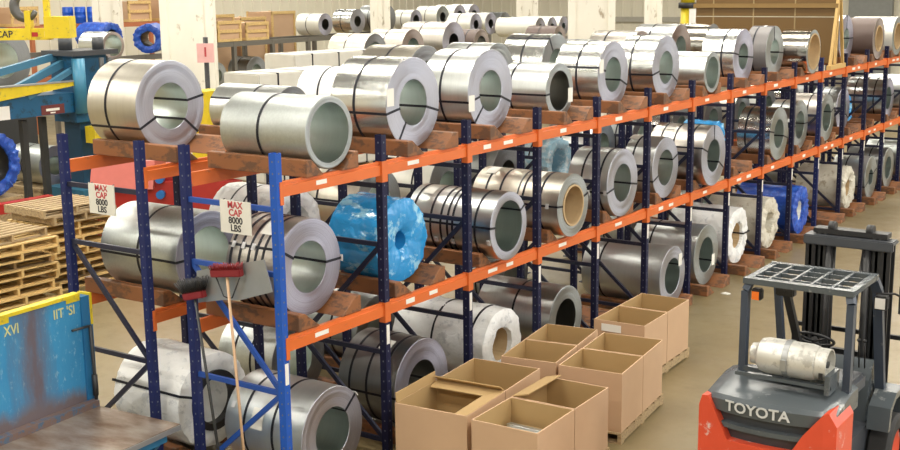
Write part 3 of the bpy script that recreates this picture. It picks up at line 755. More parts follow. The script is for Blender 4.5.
# counterweight: U-shaped rear
bm = bmn()
poly = [(-W2, .30), (W2, .30), (W2, 1.02), (W2-.06, 1.13), (W2-.10, 1.12), (.33, .93), (.24, .77), (-.29, .77), (-.39, .95), (-W2+.09, 1.10), (-W2+.03, 1.09), (-W2, 1.0)]
prism(bm, poly, 'y', -.95, -.40)
bmesh.ops.triangulate(bm, faces=[f for f in bm.faces if len(f.verts) > 4])
xslice(bm, -W2, W2, 12); curve_rear(bm, .35, 0, -.6); obj('counterweight', bm, FORANGE, FK)
bm = bmn(); box(bm, -W2+.03, W2-.03, -.86, -.38, .76, 1.0); xslice(bm, -W2, W2, 12); curve_rear(bm, .35, 0, -.6); obj('rear_recess', bm, FDARK, FK)
bm = bmn(); prism(bm, [(-.33, .865), (.29, .865), (.32, .905), (-.36, .905)], 'y', -.925, -.80); xslice(bm, -.34, .30, 8); curve_rear(bm, .35, 0, -.6); obj('grille_slat', bm, FGREY, FK)
# hood / top cover with the lettering band
bm = bmn()
prism(bm, [(-.925, .995), (-.935, 1.10), (-.90, 1.135), (-.35, 1.205), (-.18, 1.205), (-.18, .995)], 'x', -W2+.03, W2-.03)
xslice(bm, -W2, W2, 14)
for v in bm.verts:
    e = max(0, abs(v.co.x)-.33)/.19
    if v.co.z > 1.0: v.co.z -= .035*e*e
    if v.co.y < -.6: v.co.y += .35*v.co.x**2 + .05*e*e
hood = obj('rear_cover', bm, FGREY, FK, None, True)
tx = text_mesh('lettering', 'TOYOTA', .122, plain('silver_lettering', (.62, .64, .66), .4, .2), FK, (-.045, -.944, 1.062), (PI/2, 0, 0), .001, 1.08, .0025)
for v in tx.data.vertices: v.co.z -= .35*((v.co.x*1.08-.045)**2)
# gas tank
bm = bmn()
lathe_x(bm, [(-.345, .0), (-.345, .085), (-.30, .09), (-.285, .10), (-.26, .135), (-.20, .15), (.18, .15), (.235, .14), (.245, .128), (.25, .132), (.345, .132), (.345, .12), (.27, .118), (.27, 0)], 32, None, False)
tk = obj('gas_tank', bm, TANK, FK, (.075, -.50, 1.415), True)
tk.scale = (.94, 1, 1)
tk.rotation_euler.z = .0
bm = bmn(); lathe_x(bm, [(-.035, .151), (-.035, .157), (.015, .157), (.015, .151)], 32); box(bm, -.035, .015, -.175, -.15, -.06, .03); obj('tank_strap', bm, GREYSTEEL, tk, None, True)
bm = bmn(); box(bm, .29, .325, -.136, -.128, -.09, -.04); obj('tank_sticker', bm, BLACK, tk)
bm = bmn(); cyl(bm, (.27, 0, 0), (.33, 0, 0), .03, 12); obj('tank_valve', bm, DARKSTEEL, tk)
bm = bmn()
bar(bm, (-.36, -.60, 1.25), (.44, -.60, 1.25), .022, .03); bar(bm, (-.36, -.40, 1.235), (.44, -.40, 1.235), .03, .04)
box(bm, .40, .44, -.64, -.38, 1.20, 1.36)
obj('tank_bracket', bm, FGREY, FK)
# overhead guard
gz = 2.0
bm = bmn()
def gp(p, q, w_=.06, h_=.06): bar(bm, p, q, w_, h_)
L1, R1 = -.385, .50
RL, FR = -.38, .32
def gpost(name, pts, w_=.06, h_=.07):
    bm = bmn()
    for a, b in zip(pts, pts[1:]): bar(bm, a, b, w_, h_, 0, (0, 1, 0))
    return obj(name, bm, GP, FK)
GP = worn('guard_blue_grey', (.05, .065, .095), (.2, .21, .22), .12, .35, .1, 6)
gpost('rear_post', [(L1, -.36, 1.18), (L1, -.35, 1.90), (L1+.02, -.32, 1.962)]); gpost('rear_post', [(R1, -.36, 1.06), (R1, -.35, 1.90), (R1-.02, -.32, 1.962)])
gpost('front_post', [(L1, .72, .75), (L1, .42, 1.85), (L1+.02, .34, 1.96)], .06, .06); gpost('front_post', [(R1, .72, .75), (R1, .42, 1.85), (R1-.02, .34, 1.96)], .08, .06)
bm = bmn()
box(bm, L1-.02, R1+.02, RL, RL+.07, 1.965, 2.015); box(bm, L1-.02, R1+.02, FR-.04, FR+.02, 1.965, 2.015)
box(bm, L1-.018, L1+.04, RL+.004, FR, 1.968, 2.011); box(bm, R1-.04, R1+.018, RL+.004, FR, 1.968, 2.011)
obj('guard_frame', bm, FGREY, FK)
for k in range(1, 5):
    x = L1 + (R1-L1)*k/5; bm = bmn(); box(bm, x-.012, x+.012, RL+.05, FR-.03, 1.97, 2.012); obj('guard_bar', bm, FGREY, FK)
for k in range(1, 4):
    y = RL + (FR-RL)*k/4; bm = bmn(); box(bm, L1+.03, R1-.03, y-.010, y+.010, 1.972, 2.006); obj('guard_bar', bm, FGREY, FK)
# lamps under guard
AMB = plain('amber_lens', (.75, .16, .02), .25); 
bm = bmn(); box(bm, L1+.05, L1+.14, -.37, -.30, 1.83, 1.93); bevel(bm, .012, 2); lp = obj('beacon', bm, BLACK, FK)
bm = bmn(); box(bm, L1+.06, L1+.12, -.378, -.36, 1.835, 1.905); obj('beacon_lens', bm, AMB, lp)
bm = bmn(); box(bm, L1+.20, L1+.36, -.20, -.12, 1.85, 1.94); bevel(bm, .01, 2); cyl(bm, (L1+.25, -.21, 1.895), (L1+.25, -.19, 1.895), .03, 12); obj('work_lamp', bm, BLACK, FK)
bm = bmn(); bar(bm, (L1+.27, -.1, 1.85), (L1+.25, .45, 1.1), .06, .05, 0, (0, 1, 0)); obj('handle_post', bm, BLACK, FK)
bm = bmn(); box(bm, R1+.03, R1+.14, .18, .27, 1.74, 1.86); bevel(bm, .012, 2); lp2 = obj('head_lamp', bm, BLACK, FK)
bm = bmn(); box(bm, R1+.045, R1+.125, .168, .182, 1.755, 1.845); obj('lamp_lens', bm, plain('lamp_glass', (.75, .74, .72), .2), lp2)
bm = bmn(); tube(bm, [(R1+.02, .3, 1.85), (R1+.14, .42, 1.84), (R1+.22, .45, 1.80)], .01, 8); box(bm, R1+.17, R1+.33, .44, .47, 1.66, 1.90); obj('side_mirror', bm, BLACK, FK)
# body, floor, cowl, seat
bm = bmn(); prism(bm, [(-.42, .25), (.78, .25), (.78, .70), (.40, .62), (-.05, .62), (-.10, 1.0), (-.42, 1.0)], 'x', -.46, .46); obj('chassis', bm, FDARK, FK)
bm = bmn(); prism(bm, [(.46, .55), (.78, .55), (.78, 1.12), (.66, 1.15), (.52, 1.0)], 'x', -.44, .44); obj('front_cowl', bm, FGREY, FK)
bm = bmn(); prism(bm, [(-.22, 1.0), (.26, 1.0), (.28, 1.08), (-.12, 1.12), (-.20, 1.10)], 'x', -.20, .30); bevel(bm, .015, 2); obj('seat', bm, BLACK, FK)
bm = bmn(); prism(bm, [(-.22, 1.1), (-.10, 1.1), (-.17, 1.38), (-.25, 1.36)], 'x', -.18, .28); bevel(bm, .02, 2); obj('seat_back', bm, BLACK, FK)
bm = bmn()
M = Matrix.Translation((-.02, .40, 1.34)) @ Matrix.Rotation(math.radians(-32), 4, 'X')
tube(bm, [M @ Vector((.17*math.cos(a*2*PI/28), .17*math.sin(a*2*PI/28), 0)) for a in range(29)], .013, 8, 0, False)
for a in (PI/2, PI*7/6, -PI/6): tube(bm, [M @ Vector((0, 0, -.02)), M @ Vector((.165*math.cos(a), .165*math.sin(a), 0))], .010, 6)
tube(bm, [M @ Vector((0, 0, 0)), (-.02, .62, 1.02)], .03, 10); obj('steering_wheel', bm, BLACK, FK)
bm = bmn()
for k in range(4): tube(bm, [(.24+.05*k, .55, 1.1), (.25+.05*k, .47, 1.36)], .007, 6); bmesh.ops.create_uvsphere(bm, u_segments=8, v_segments=6, radius=.018, matrix=Matrix.Translation((.25+.05*k, .47, 1.37)))
obj('control_levers', bm, BLACK, FK)
bm = bmn(); box(bm, .12, .46, -.10, .36, .98, 1.13); bevel(bm, .03, 2); obj('side_console', bm, FDARK, FK)
# fenders
for s in (-1, 1):
    bm = bmn(); pts = [( .40, .60), (.45, .80), (.62, .90), (.86, .90), (1.00, .76), (1.02, .55), (.96, .55), (.93, .74), (.84, .84), (.62, .84), (.5, .76), (.46, .60)]
    a, b = (s*.47, s*.66); prism(bm, pts, 'x', min(a, b), max(a, b)); obj('fender', bm, FGREY, FK)
def wheel(name, x, y, R, w_):
    g = bpy.data.objects.new(name, None); 
    bm = bmn(); h = w_/2
    lathe_x(bm, [(-h, R*.60), (-h, R*.90), (-h*.75, R), (h*.75, R), (h, R*.90), (h, R*.60)], 40)
    wobj = obj(name, bm, RUB, FK, (x, y, R), True)
    bm = bmn(); lathe_x(bm, [(-h*.5, R*.60), (h*.7, R*.60), (h*.7, R*.5), (h*.4, R*.3), (h*.45, .0), (-h*.4, 0)], 24, None, False); obj('wheel_rim', bm, FORANGE, wobj, None, True)
    bpy.data.objects.remove(g)
for s in (-1, 1): wheel('front_wheel', s*.565, .74, .33, .20); wheel('rear_wheel', s*.44, -.30, .25, .16)
# mast
MY = .92
def mastcol(name, x, w_, d_, yo, top, m):
    bm = bmn(); box(bm, x-w_/2, x+w_/2, MY+yo-d_/2, MY+yo-d_/2+.02, .08, top); box(bm, x-w_/2, x+w_/2, MY+yo+d_/2-.02, MY+yo+d_/2, .08, top); box(bm, x-.012, x+.012, MY+yo-d_/2, MY+yo+d_/2, .08, top); obj(name, bm, m, FK)
for s in (-1, 1):
    mastcol('outer_mast', .10+s*.335, .09, .16, 0, 2.16, BLACK); mastcol('inner_mast', .10+s*.245, .07, .12, .03, 2.20, DARKSTEEL)
    bm = bmn(); cyl(bm, (.10+s*.17, MY-.05, .15), (.10+s*.17, MY-.05, 2.12), .035, 14); obj('lift_cylinder', bm, BLACK, FK)
    bm = bmn(); tube(bm, [(.10+s*.11, MY-.1, .6), (.10+s*.11, MY-.12, 1.6), (.10+s*.13, MY-.02, 2.1)], .014, 8); obj('hose', bm, BLACK, FK)
    bm = bmn(); box(bm, .10+s*.20-.02, .10+s*.20+.02, MY+.0, MY+.03, .2, 2.18)
    obj('lift_chain', bm, plain('chain_steel', (.12, .12, .12), .4, .7), FK)
bm = bmn(); box(bm, .10-.40, .10+.40, MY-.10, MY-.05, 2.10, 2.17); box(bm, .10-.40, .10+.40, MY-.10, MY+.10, 2.15, 2.19); bevel(bm, .01, 2); obj('mast_crossbar', bm, FDARK, FK)
bm = bmn(); box(bm, .10-.33, .10+.33, MY-.03, MY+.11, 2.20, 2.245); cyl(bm, (.10-.20, MY+.02, 2.26), (.10-.14, MY+.02, 2.26), .05, 14); cyl(bm, (.10+.14, MY+.02, 2.26), (.10+.20, MY+.02, 2.26), .05, 14); obj('inner_crosshead', bm, BLACK, FK)
bm = bmn(); box(bm, .10-.30, .10+.30, MY-.02, MY+.03, 1.05, 1.13); obj('mast_crossbar', bm, BLACK, FK)
for z in (.18, .62):
    bm = bmn(); box(bm, .10-.52, .10+.52, MY+.10, MY+.15, z-.05, z+.05); obj('carriage_bar', bm, BLACK, FK)
for x in (-.42, -.2, .1, .4, .62):
    bm = bmn(); box(bm, x-.012, x+.012, MY+.10, MY+.13, .6, 1.28); obj('backrest_bar', bm, BLACK, FK)
bm = bmn(); box(bm, -.44, .64, MY+.10, MY+.13, 1.26, 1.30); obj('backrest_bar', bm, BLACK, FK)
for x in (-.18, .38):
    bm = bmn(); box(bm, x-.06, x+.06, MY+.15, MY+.19, .08, .66); box(bm, x-.06, x+.06, MY+.15, MY+1.2, .06, .10); obj('fork', bm, DARKSTEEL, FK)

# ------------------------------------------------------------------ blue upender, bottom left
UP = thing('coil_upender', 'worn blue tilting table with upright plate and bare steel deck at lower left', 'coil upender', (-2.09, -.38, 0), math.radians(4.5))
t = NT('scuffed_blue_plate'); t.set(Roughness=.42)
v = t.scale(t.coord(), (1, 2.4, .55)); nz = t.noise(2.0, 8, vec=v, rough=.7)
sp = t.n('ShaderNodeSeparateXYZ'); t.l(t.coord(), sp.inputs[0])
bandd = t.math('ABSOLUTE', t.math('ADD', sp.outputs[1], .62)); 
band = t.ramp(t.math('ADD', bandd, t.math('MULTIPLY', nz, .55)), .55, .28)
n4 = t.ramp(t.noise(22, 6, vec=t.scale(t.coord(), (1, 1, .5)), rough=.75), .56, .66)
base = t.mixc(nz, (.02, .18, .42), (.06, .33, .58))
base = t.mixc(t.math('MULTIPLY', n4, .6), base, (.36, .55, .66))
lowz = t.ramp(t.math('SUBTRACT', t.math('MULTIPLY', nz, .35), sp.outputs[2]), -.72, -.58)
base = t.mixc(band, base, (.13, .11, .135)); base = t.mixc(lowz, base, (.15, .12, .13))
t.l(base, t.b.inputs['Base Color']); SCUFF = t.m
t = NT('worn_steel_deck'); t.set(Roughness=.32, Metallic=.45)
nz = t.noise(2.4, 7, vec=t.scale(t.coord(), (.8, 2, 1)), rough=.65)
t.l(t.mixc(t.ramp(nz, .35, .65), (.17, .10, .06), (.36, .31, .27)), t.b.inputs['Base Color']); DECK = t.m
zt = .65
bm = bmn(); box(bm, -.06, 0, -1.75, -.06, zt, 1.71); obj('back_plate', bm, SCUFF, UP)
bm = bmn(); box(bm, -.075, .012, -1.75, -.06, 1.71, 1.742); box(bm, -.005, .004, -.22, -.06, 1.67, 1.712); box(bm, -.005, .004, -1.75, -.86, 1.66, 1.712); obj('yellow_edge', bm, YELLOW, UP)
bm = bmn(); box(bm, -.12, .02, -.06, .06, zt-.1, 1.70); obj('side_post', bm, plain('upender_blue', (.02, .15, .34), .45), UP)
bm = bmn(); box(bm, -.125, .024, .035, .064, 1.42, 1.72); obj('yellow_corner', bm, YELLOW, UP)
bm = bmn(); box(bm, -.1, .03, .03, .066, zt-.06, zt+.02); obj('yellow_corner', bm, YELLOW, UP)
bm = bmn(); tube(bm, [(.05, .0, 1.42), (.06, .0, .98), (.06, .0, zt+.03)], .016, 8); tube(bm, [(.03, -.2, 1.42), (.05, .0, 1.42)], .012, 8); cyl(bm, (.06, 0, zt+.10), (.06, 0, zt+.30), .026, 10); obj('hydraulic_ram', bm, DARKSTEEL, UP)
bm = bmn(); box(bm, 0, .10, -1.75, .0, zt-.04, zt+.06, 0, None); obj('corner_rib', bm, worn('rib_steel', (.22, .15, .13), (.10, .16, .25), .4, .4, .3), UP)
bm = bmn(); box(bm, .0, 1.09, -1.75, .0, zt-.045, zt); obj('deck_plate', bm, DECK, UP)
bm = bmn(); box(bm, 1.06, 1.10, -1.75, .003, zt-.052, zt-.006); obj('deck_edge', bm, GREYSTEEL, UP)
bm = bmn(); box(bm, .05, 1.0, -1.70, -.08, zt-.16, zt-.046); bar(bm, (.95, -.10, zt-.1), (.5, -.10, .02), .06, .08); bar(bm, (.95, -1.6, zt-.1), (.5, -1.6, .02), .06, .08); obj('deck_frame', bm, plain('frame_blue', (.03, .17, .33), .45), UP)
bm = bmn(); box(bm, -.3, 1.0, -1.7, -.05, 0, .16); box(bm, -.25, .35, -1.5, -.2, .16, zt-.16); obj('base', bm, plain('base_blue', (.02, .10, .22), .5), UP)
bm = bmn(); box(bm, -.06, .012, -1.40, -1.26, zt, 1.62); obj('side_rail', bm, plain('rail_blue', (.02, .12, .28), .45), UP)
STEN = plain('pale_yellow_stencil', (.62, .62, .25), .6)
text_mesh('stencil', "IIT 'SI", .125, STEN, UP, (.002, -.25, 1.60), (PI/2, 0, PI/2), .001, .9, .001)
text_mesh('stencil', 'XVI', .13, STEN, UP, (.002, -.84, 1.585), (PI/2, 0, PI/2), .001, .8, .001)

# ------------------------------------------------------------------ pallet stacks
def stack(xc, yc, n, lab):
    first = None
    for k in range(n):
        dx, dy = random.uniform(-.09, .09), random.uniform(-.09, .09); rz = random.uniform(-.07, .07)
        lb = f'wooden pallet, {ordw[k]} from the floor in the {lab}'
        pallet(lb, (xc+dx, yc+dy, k*.125), rz + PI/2, L=1.0, W=1.2, H=.125, mat=WOOD if random.random() < .7 else WOOD2, group='stacked wooden pallets')
stack(-8.0, 2.75, 9, 'left stack against the picture edge'); stack(-8.6, 4.35, 10, 'stack behind the near frame')

# red machine behind the rear rack
RM = thing('red_machine', 'long red machine with a pink sloping lid behind the pallet stacks', 'machine', (-8.75, 6.5, 0), math.radians(34))
bm = bmn(); box(bm, -.95, 1.45, -.5, .5, 0, 1.32); obj('cabinet', bm, RED, RM)
bm = bmn(); prism(bm, [(-.62, 1.22), (.5, 1.32), (.40, 1.62), (-.40, 1.66)], 'x', -1.0, .05); obj('lid', bm, plain('pink_lid', (.50, .12, .095), .45), RM)
bm = bmn(); box(bm, .12, 1.42, -.35, .45, 1.32, 1.56); obj('upper_cabinet', bm, plain('dark_red_panel', (.30, .015, .015), .4), RM)
for z in (1.38, 1.12):
    bm = bmn(); cyl(bm, (.16, -.48, z), (.16, -.62, z), .07, 14); obj('knob', bm, plain('blue_knob', (.02, .15, .45), .4), RM)
# red floor beam across the left side
bm = bmn(); box(bm, -.08, .08, -3.0, 1.2, .66, .84)
for y in (-2.6, -.6, .9): box(bm, -.06, .06, y-.06, y+.06, 0, .66)
o = obj('barrier_rail', bm, RED, None, (-11.3, 5.0, 0)); tag(o, 'red barrier rail crossing the floor behind the pallet stacks', 'rail')

# ------------------------------------------------------------------ blue machine with crane beam (upper left)
BM = thing('coil_machine', 'large blue coil handling machine with cylinder and arms at upper left', 'machine', (-13.7, 9.0, 0))
bm = bmn(); box(bm, -.35, .35, -.5, .35, 1.80, 3.15); obj('head_housing', bm, TEAL, BM)
bm = bmn(); box(bm, -.5, .5, -.6, .55, 3.15, 3.25); cyl(bm, (-.1, -.3, 3.25), (-.1, -.3, 3.55), .14, 12); cyl(bm, (.3, .2, 3.25), (.3, .2, 3.5), .12, 12); obj('top_deck', bm, FDARK, BM)
bm = bmn(); cyl(bm, (.42, -.42, 2.0), (.42, -.42, 3.1), .13, 16); obj('cylinder', bm, plain('light_machine_blue', (.05, .22, .36), .35), BM)
bm = bmn(); cyl(bm, (.62, .0, 1.4), (.62, .0, 3.1), .05, 10); cyl(bm, (.75, .1, 1.2), (.75, .1, 3.1), .04, 10); obj('guide_rod', bm, DARKSTEEL, BM)
bm = bmn(); box(bm, -.25, .25, -.35, .25, .45, 1.8); obj('pillar', bm, plain('dark_machine_blue', (.012, .06, .12), .5), BM)
bm = bmn(); box(bm, -.55, .65, -.7, .6, 0, .45); obj('base', bm, plain('base_machine_blue', (.02, .12, .2), .5), BM)
bm = bmn(); box(bm, -.3, .34, -2.6, -.35, 2.02, 2.42); obj('lower_arm', bm, TEAL, BM)
bm = bmn(); bar(bm, (.0, -.2, 3.1), (.0, -2.2, 2.35), .12, .14); bar(bm, (.3, -.2, 3.0), (.3, -1.6, 2.4), .1, .1); bar(bm, (-.2, -.4, 3.15), (-.2, -2.9, 2.7), .12, .14); obj('brace_arm', bm, plain('brace_blue', (.05, .17, .28), .4), BM)
bm = bmn(); prism(bm, [(-2.6, 2.36), (-.55, 2.56), (-.55, 2.64), (-2.6, 2.64)], 'x', .30, .40); obj('yellow_blade', bm, YELLOW, BM)
bm = bmn(); box(bm, .28, .42, -2.6, -.5, 2.64, 2.67); obj('blade_edge', bm, GREYSTEEL, BM)
bm = bmn(); box(bm, .341, .347, -1.33, -.78, 2.03, 2.22); bd = obj('name_plate', bm, plain('maroon_plate', (.14, .03, .03), .5), BM)
bm = bmn(); box(bm, .348, .350, -1.22, -.90, 2.10, 2.15); box(bm, .348, .350, -1.12, -1.0, 2.05, 2.075); obj('plate_text_bar', bm, PAPER, bd)
bm = bmn(); box(bm, .341, .347, -2.3, -2.05, 2.02, 2.28); obj('white_notice', bm, PAPER, BM)
for x, y in ((-.1, -1.0), (.1, -1.6), (-.2, -2.2)):
    bm = bmn(); box(bm, x-.06, x+.06, y-.06, y+.06, 0, 1.95); obj('leg', bm, DARKSTEEL, BM)
bm = bmn(); box(bm, .40, .70, -.35, .05, 1.38, 1.72); o = obj('control_box', bm, YELLOW, BM)
bm = bmn(); box(bm, .40, .60, -.3, .0, .9, 1.05); obj('warning_box', bm, YELLOW, BM)

CB = thing('crane_beam', 'yellow lifting beam hanging from a crane hook at top left', 'lifting beam', (-12.63, 6.37, 3.68), math.radians(34.7))
bm = bmn(); box(bm, -2.2, .95, -.08, .08, -.11, .10); obj('beam', bm, YELLOW, CB)
bm = bmn(); box(bm, .88, 1.34, -.2, .2, -.08, .31); obj('end_box', bm, YELLOW, CB)
bm = bmn(); box(bm, .84, .94, -.05, .05, .3, 5.0); obj('mast', bm, YELLOW, CB)
bm = bmn(); box(bm, .50, .60, -.10, .10, -.10, .42); obj('lug', bm, YELLOW, CB)
bm = bmn(); box(bm, .61, .72, -.085, -.08, -.05, .03); obj('red_label', bm, RED, CB)
bm = bmn(); box(bm, .84, .94, -.085, -.08, -.06, .04); obj('white_label', bm, PAPER, CB)
text_mesh('lettering', 'X CAP', .17, LETTER_K, CB, (.02, -.083, -.005), (PI/2, 0, 0), .001, 1.0, .003)
hk = thing('crane_hook', 'dark steel crane hook above the yellow lifting beam', 'hook', CB.location, math.radians(34.7))
hm = plain('hook_steel', (.13, .13, .13), .45, .6)
bm = bmn(); pts = [Vector((.50 + .20*math.cos(a), .0, .50 + .22*math.sin(a))) for a in [math.radians(q) for q in range(70, 345, 19)]]
tube(bm, pts, [.045 + .045*math.sin(PI*i/(len(pts)-1)) for i in range(len(pts))], 10); tube(bm, [(.57, 0, .70), (.57, 0, 1.2)], .045, 10); obj('hook_body', bm, hm, hk)
bm = bmn(); box(bm, .38, .76, -.16, .16, 1.15, 1.6); obj('hook_block', bm, DARKSTEEL, hk)
bm = bmn(); tube(bm, [(.57, 0, 1.6), (.57, 0, 5.9)], .02, 8); obj('hoist_rope', bm, DARKSTEEL, hk)
# ------------------------------------------------------------------ background storage rows
def shelf_row(label, name, x0, x1, y0, y1, z, n, mat):
    s = thing(name, label, 'storage rack', ((x0+x1)/2, (y0+y1)/2, 0))
    cx, cy = (x0+x1)/2, (y0+y1)/2
    for k in range(n+1):
        y = y0 + (y1-y0)*k/n - cy
        for x in (x0-cx, x1-cx):
            bm = bmn(); box(bm, x-.06, x+.06, y-.06, y+.06, 0, z); obj('post', bm, mat, s)
    for x in (x0-cx, x1-cx):
        for zz in (z, z*.52):
            bm = bmn(); box(bm, x-.05, x+.05, y0-cy, y1-cy, zz-.14, zz); obj('beam', bm, mat, s)
    return s
GR = plain('grey_rack_steel', (.16, .15, .13), .5, .3)
shelf_row('grey storage rack of coils in the far left background', 'storage_rack', -20.6, -19.4, 17.5, 32.7, 2.86, 9, GR)
shelf_row('dark storage rack behind the rear coil rack', 'storage_rack', -10.6, -9.4, 11.5, 22.0, 2.66, 6, BRACE_NAVY)
shelf_row('low storage rack carrying the blue wrapped coils', 'storage_rack', -22.9, -18.9, 13.6, 17.0, 2.70, 2, GR)
shelf_row('pale storage rack near the end wall', 'storage_rack', -15.4, -11.3, 23.2, 27.2, 2.90, 3, GR)
n_ = 0
def bcoil(label, xf, y, zb, L, R, r, style, face, **k):
    coil(label, (xf, y, zb), L, R, r, style, face, k.pop('belly', (.45,)), k.pop('eye', ()), n=40, group='coils in the background rows', **k)
# row on the dark rack, x about -9.3
bcoil('warm coil with dark face, first on the dark rack behind the rear rack', -9.2, 13.1, 2.67, 1.0, .40, .22, 'warm', 'dark')
bcoil('straw coloured coil, second on the dark rack behind the rear rack', -9.3, 14.6, 2.67, 1.0, .42, .22, 'brownish', 'brown')
bcoil('bronze toned coil with pinkish face, large, on the dark rack', -9.5, 16.5, 2.67, 1.3, .47, .2, 'brownish', 'lav', bore=BORE_D)
bcoil('dark brown coil beside the bronze toned coil on the dark rack', -9.5, 17.7, 2.67, .5, .36, .2, 'umber', 'brown', bore=BORE_D)
bcoil('dark maroon coil left of the wide cream column', -9.4, 21.4, 2.67, .9, .34, .18, 'umber', 'brown')
# far left rack, top and middle shelves
ys = [18.34 + 1.689*k for k in range(8)]
sty = [('dark', 'dark'), ('dull', 'grey'), ('silver', 'grey'), ('cream', 'lav'), ('bright', 'bright'), ('dark', 'dark'), ('cream', 'lav'), ('cream', 'grey'), ('silver', 'grey')]
for i, y in enumerate(ys):
    if i >= 3:
        st, fc = sty[i]; bcoil(f'{ {"cream":"white","dark":"dark","silver":"silver","bright":"bright","dull":"dull"}[st]} coil on top of the far left rack, {ordw[i-3]} from its boxes', -19.35, y, 2.88, 1.0 if i % 2 else .8, .36 + .05*(i % 3), .18, st, fc, bore=BORE_D)
    st, fc = sty[(i*4+1) % 9]
    bcoil(f'small coil on the lower shelf of the far left rack, {ordw[i]} along', -19.3, y, 1.50, .8, .40 + .04*(i % 2), .2, st, fc)
for i, y in enumerate((31.3, 32.3)):
    bcoil(f'white coil at the far end of the far left rack, {ordw[i]} along', -19.35, y, 2.88, 1.0, .42, .2, 'cream', 'lav', bore=BORE_D)
# pale rolls near end wall
for i, y in enumerate((23.8, 24.5, 25.2)):
    bcoil(f'white roll with small hole in the far row of three, {ordw[i]} along', -11.4, y, 2.91, 1.4, .29, .10, 'cream', 'lav', belly=())
for i, (y, st, fc) in enumerate(((24.3, 'cream', 'lav'), (25.15, 'cream', 'lav'), (26.0, 'dark', 'dark'))):
    bcoil(f'{"dark" if i == 2 else "white"} coil left of the three white rolls, {ordw[i]} along', -14.0, y, 2.91, .9, .34, .14, st, fc, bore=BORE_D)
# blue wrapped coils
w1 = wrapped('left royal blue wrapped coil on the low rack behind the blue machine', (-21.3, 16.2, 2.72), 1.2, .40, .20, ROYALWRAP, amp=.02, straps=(), inner=BLACK, seed=3, fold=.04)
w2 = wrapped('right royal blue wrapped coil turned sideways on the low rack behind the blue machine', (-18.6, 15.8, 2.72), 1.2, .40, .20, ROYALWRAP, amp=.02, straps=(), inner=BLACK, seed=4, fold=.04); w2.rotation_euler.z = -.9
bcoil('thin steel ring coil below the blue wrapped coils', -16.5, 12.2, 2.80, .9, .33, .25, 'silver', 'brown', belly=())
def stand(label, x0_, x1_, y0_, y1_, z, m=None, name='machine_cabinet', cat='stand'):
    bm = bmn(); box(bm, -(x1_-x0_)/2, (x1_-x0_)/2, -(y1_-y0_)/2, (y1_-y0_)/2, 0, z-.06); box(bm, -(x1_-x0_)/2-.03, (x1_-x0_)/2+.03, -(y1_-y0_)/2-.03, (y1_-y0_)/2+.03, z-.06, z)
    tag(obj(name, bm, m or DARKSTEEL, None, ((x0_+x1_)/2, (y0_+y1_)/2, 0)), label, cat, None, 'thing')
stand('dark steel stand under the thin ring coil', -17.5, -16.45, 11.8, 12.6, 2.79)
wrapped('royal blue wrapped coil on a crate at the left edge', (-12.3, 5.75, .75), 1.0, .62, .38, ROYALWRAP, amp=.03, straps=(), inner=BLACK, seed=9, fold=.06)
stand('wooden crate under the blue wrapped coil at the left edge', -13.4, -12.3, 5.2, 6.3, .73, WOOD2, 'wooden_crate', 'crate')
bcoil('grey green coil with pale face on the floor under the machine arm', -14.4, 8.7, .40, 1.1, .42, .2, 'dull', 'lav')
stand('wooden crate under the grey green coil', -15.6, -14.35, 8.25, 9.15, .39, WOOD2, 'wooden_crate', 'crate')
bcoil('large dark coil behind the machine arms', -17.2, 9.6, 2.15, 1.2, .75, .4, 'dark', 'dark')
stand('dark stand under the large dark coil behind the machine', -18.5, -17.1, 8.9, 10.3, 2.14)
bcoil('pale coil cut off by the left picture edge', -16.2, 7.4, 2.35, .8, .55, .2, 'cream', 'lav')
stand('dark stand under the pale coil at the left edge', -17.05, -16.1, 6.9, 7.9, 2.34)
# blue barrels on a far shelf
shelf_row('far rack of crates and blue barrels along the left wall', 'storage_rack', -26.9, -25.3, 14.0, 26.0, 3.36, 5, plain('rust_rack', (.42, .14, .06), .5))
bm0 = bmn(); 
def barrel_mesh():
    bm = bmn(); prof = [(0, 0), (0, .27), (.04, .29), (.3, .30), (.32, .31), (.34, .30), (.58, .30), (.60, .31), (.62, .30), (.86, .29), (.9, .27), (.9, 0)]
    lathe_x(bm, prof, 24, None, False); bmesh.ops.rotate(bm, verts=bm.verts[:], matrix=Matrix.Rotation(-PI/2, 3, 'Y'))
    me = bpy.data.meshes.new('plastic_barrel'); bm.to_mesh(me); bm.free(); me.materials.append(plain('barrel_blue', (.01, .09, .55), .3)); return me
bm0.free(); BMESH = barrel_mesh()
for i in range(4):
    o = obj('plastic_barrel', BMESH, None, None, (-26.5+.28*i, 18.75+.28*i, 3.365)); o.scale = (.6, .6, .6); tag(o, f'blue plastic barrel on the far rack, {ordw[i]} from the left', 'barrel', 'blue barrels on the far rack')
# crates and cartons on far racks
def crate(label, x, y, z, sx, sy, sz, m=WOOD, name='wooden_crate'):
    o = thing(name, label, 'crate', (x, y, z), 0, 'crates stacked in the background')
    bm = bmn(); box(bm, -sx/2+.03, sx/2-.03, -sy/2+.03, sy/2-.03, .08, sz-.02); obj('contents', bm, CARD if m is WOOD else m, o)
    for x_ in (-sx/2, sx/2-.05):
        for y_ in (-sy/2, sy/2-.08): bm = bmn(); box(bm, x_, x_+.05, y_, y_+.08, .08, sz); obj('corner_post', bm, WOOD, o)
    for z_ in (sz*.5-.05, sz-.1): bm = bmn(); box(bm, sx/2-.04, sx/2+.01, -sy/2, sy/2, z_, z_+.1); obj('slat', bm, WOOD, o)
    bm = bmn(); box(bm, -sx/2, sx/2, -sy/2, sy/2, 0, .08); obj('skid', bm, WOOD, o)
for i, (y, h) in enumerate(((17.9, .50), (19.1, .62), (20.3, .55))):
    crate(f'slatted wooden crate on the far left rack, {ordw[i]} along its near end', -20.0, y, 2.87, 1.1, 1.0, h)
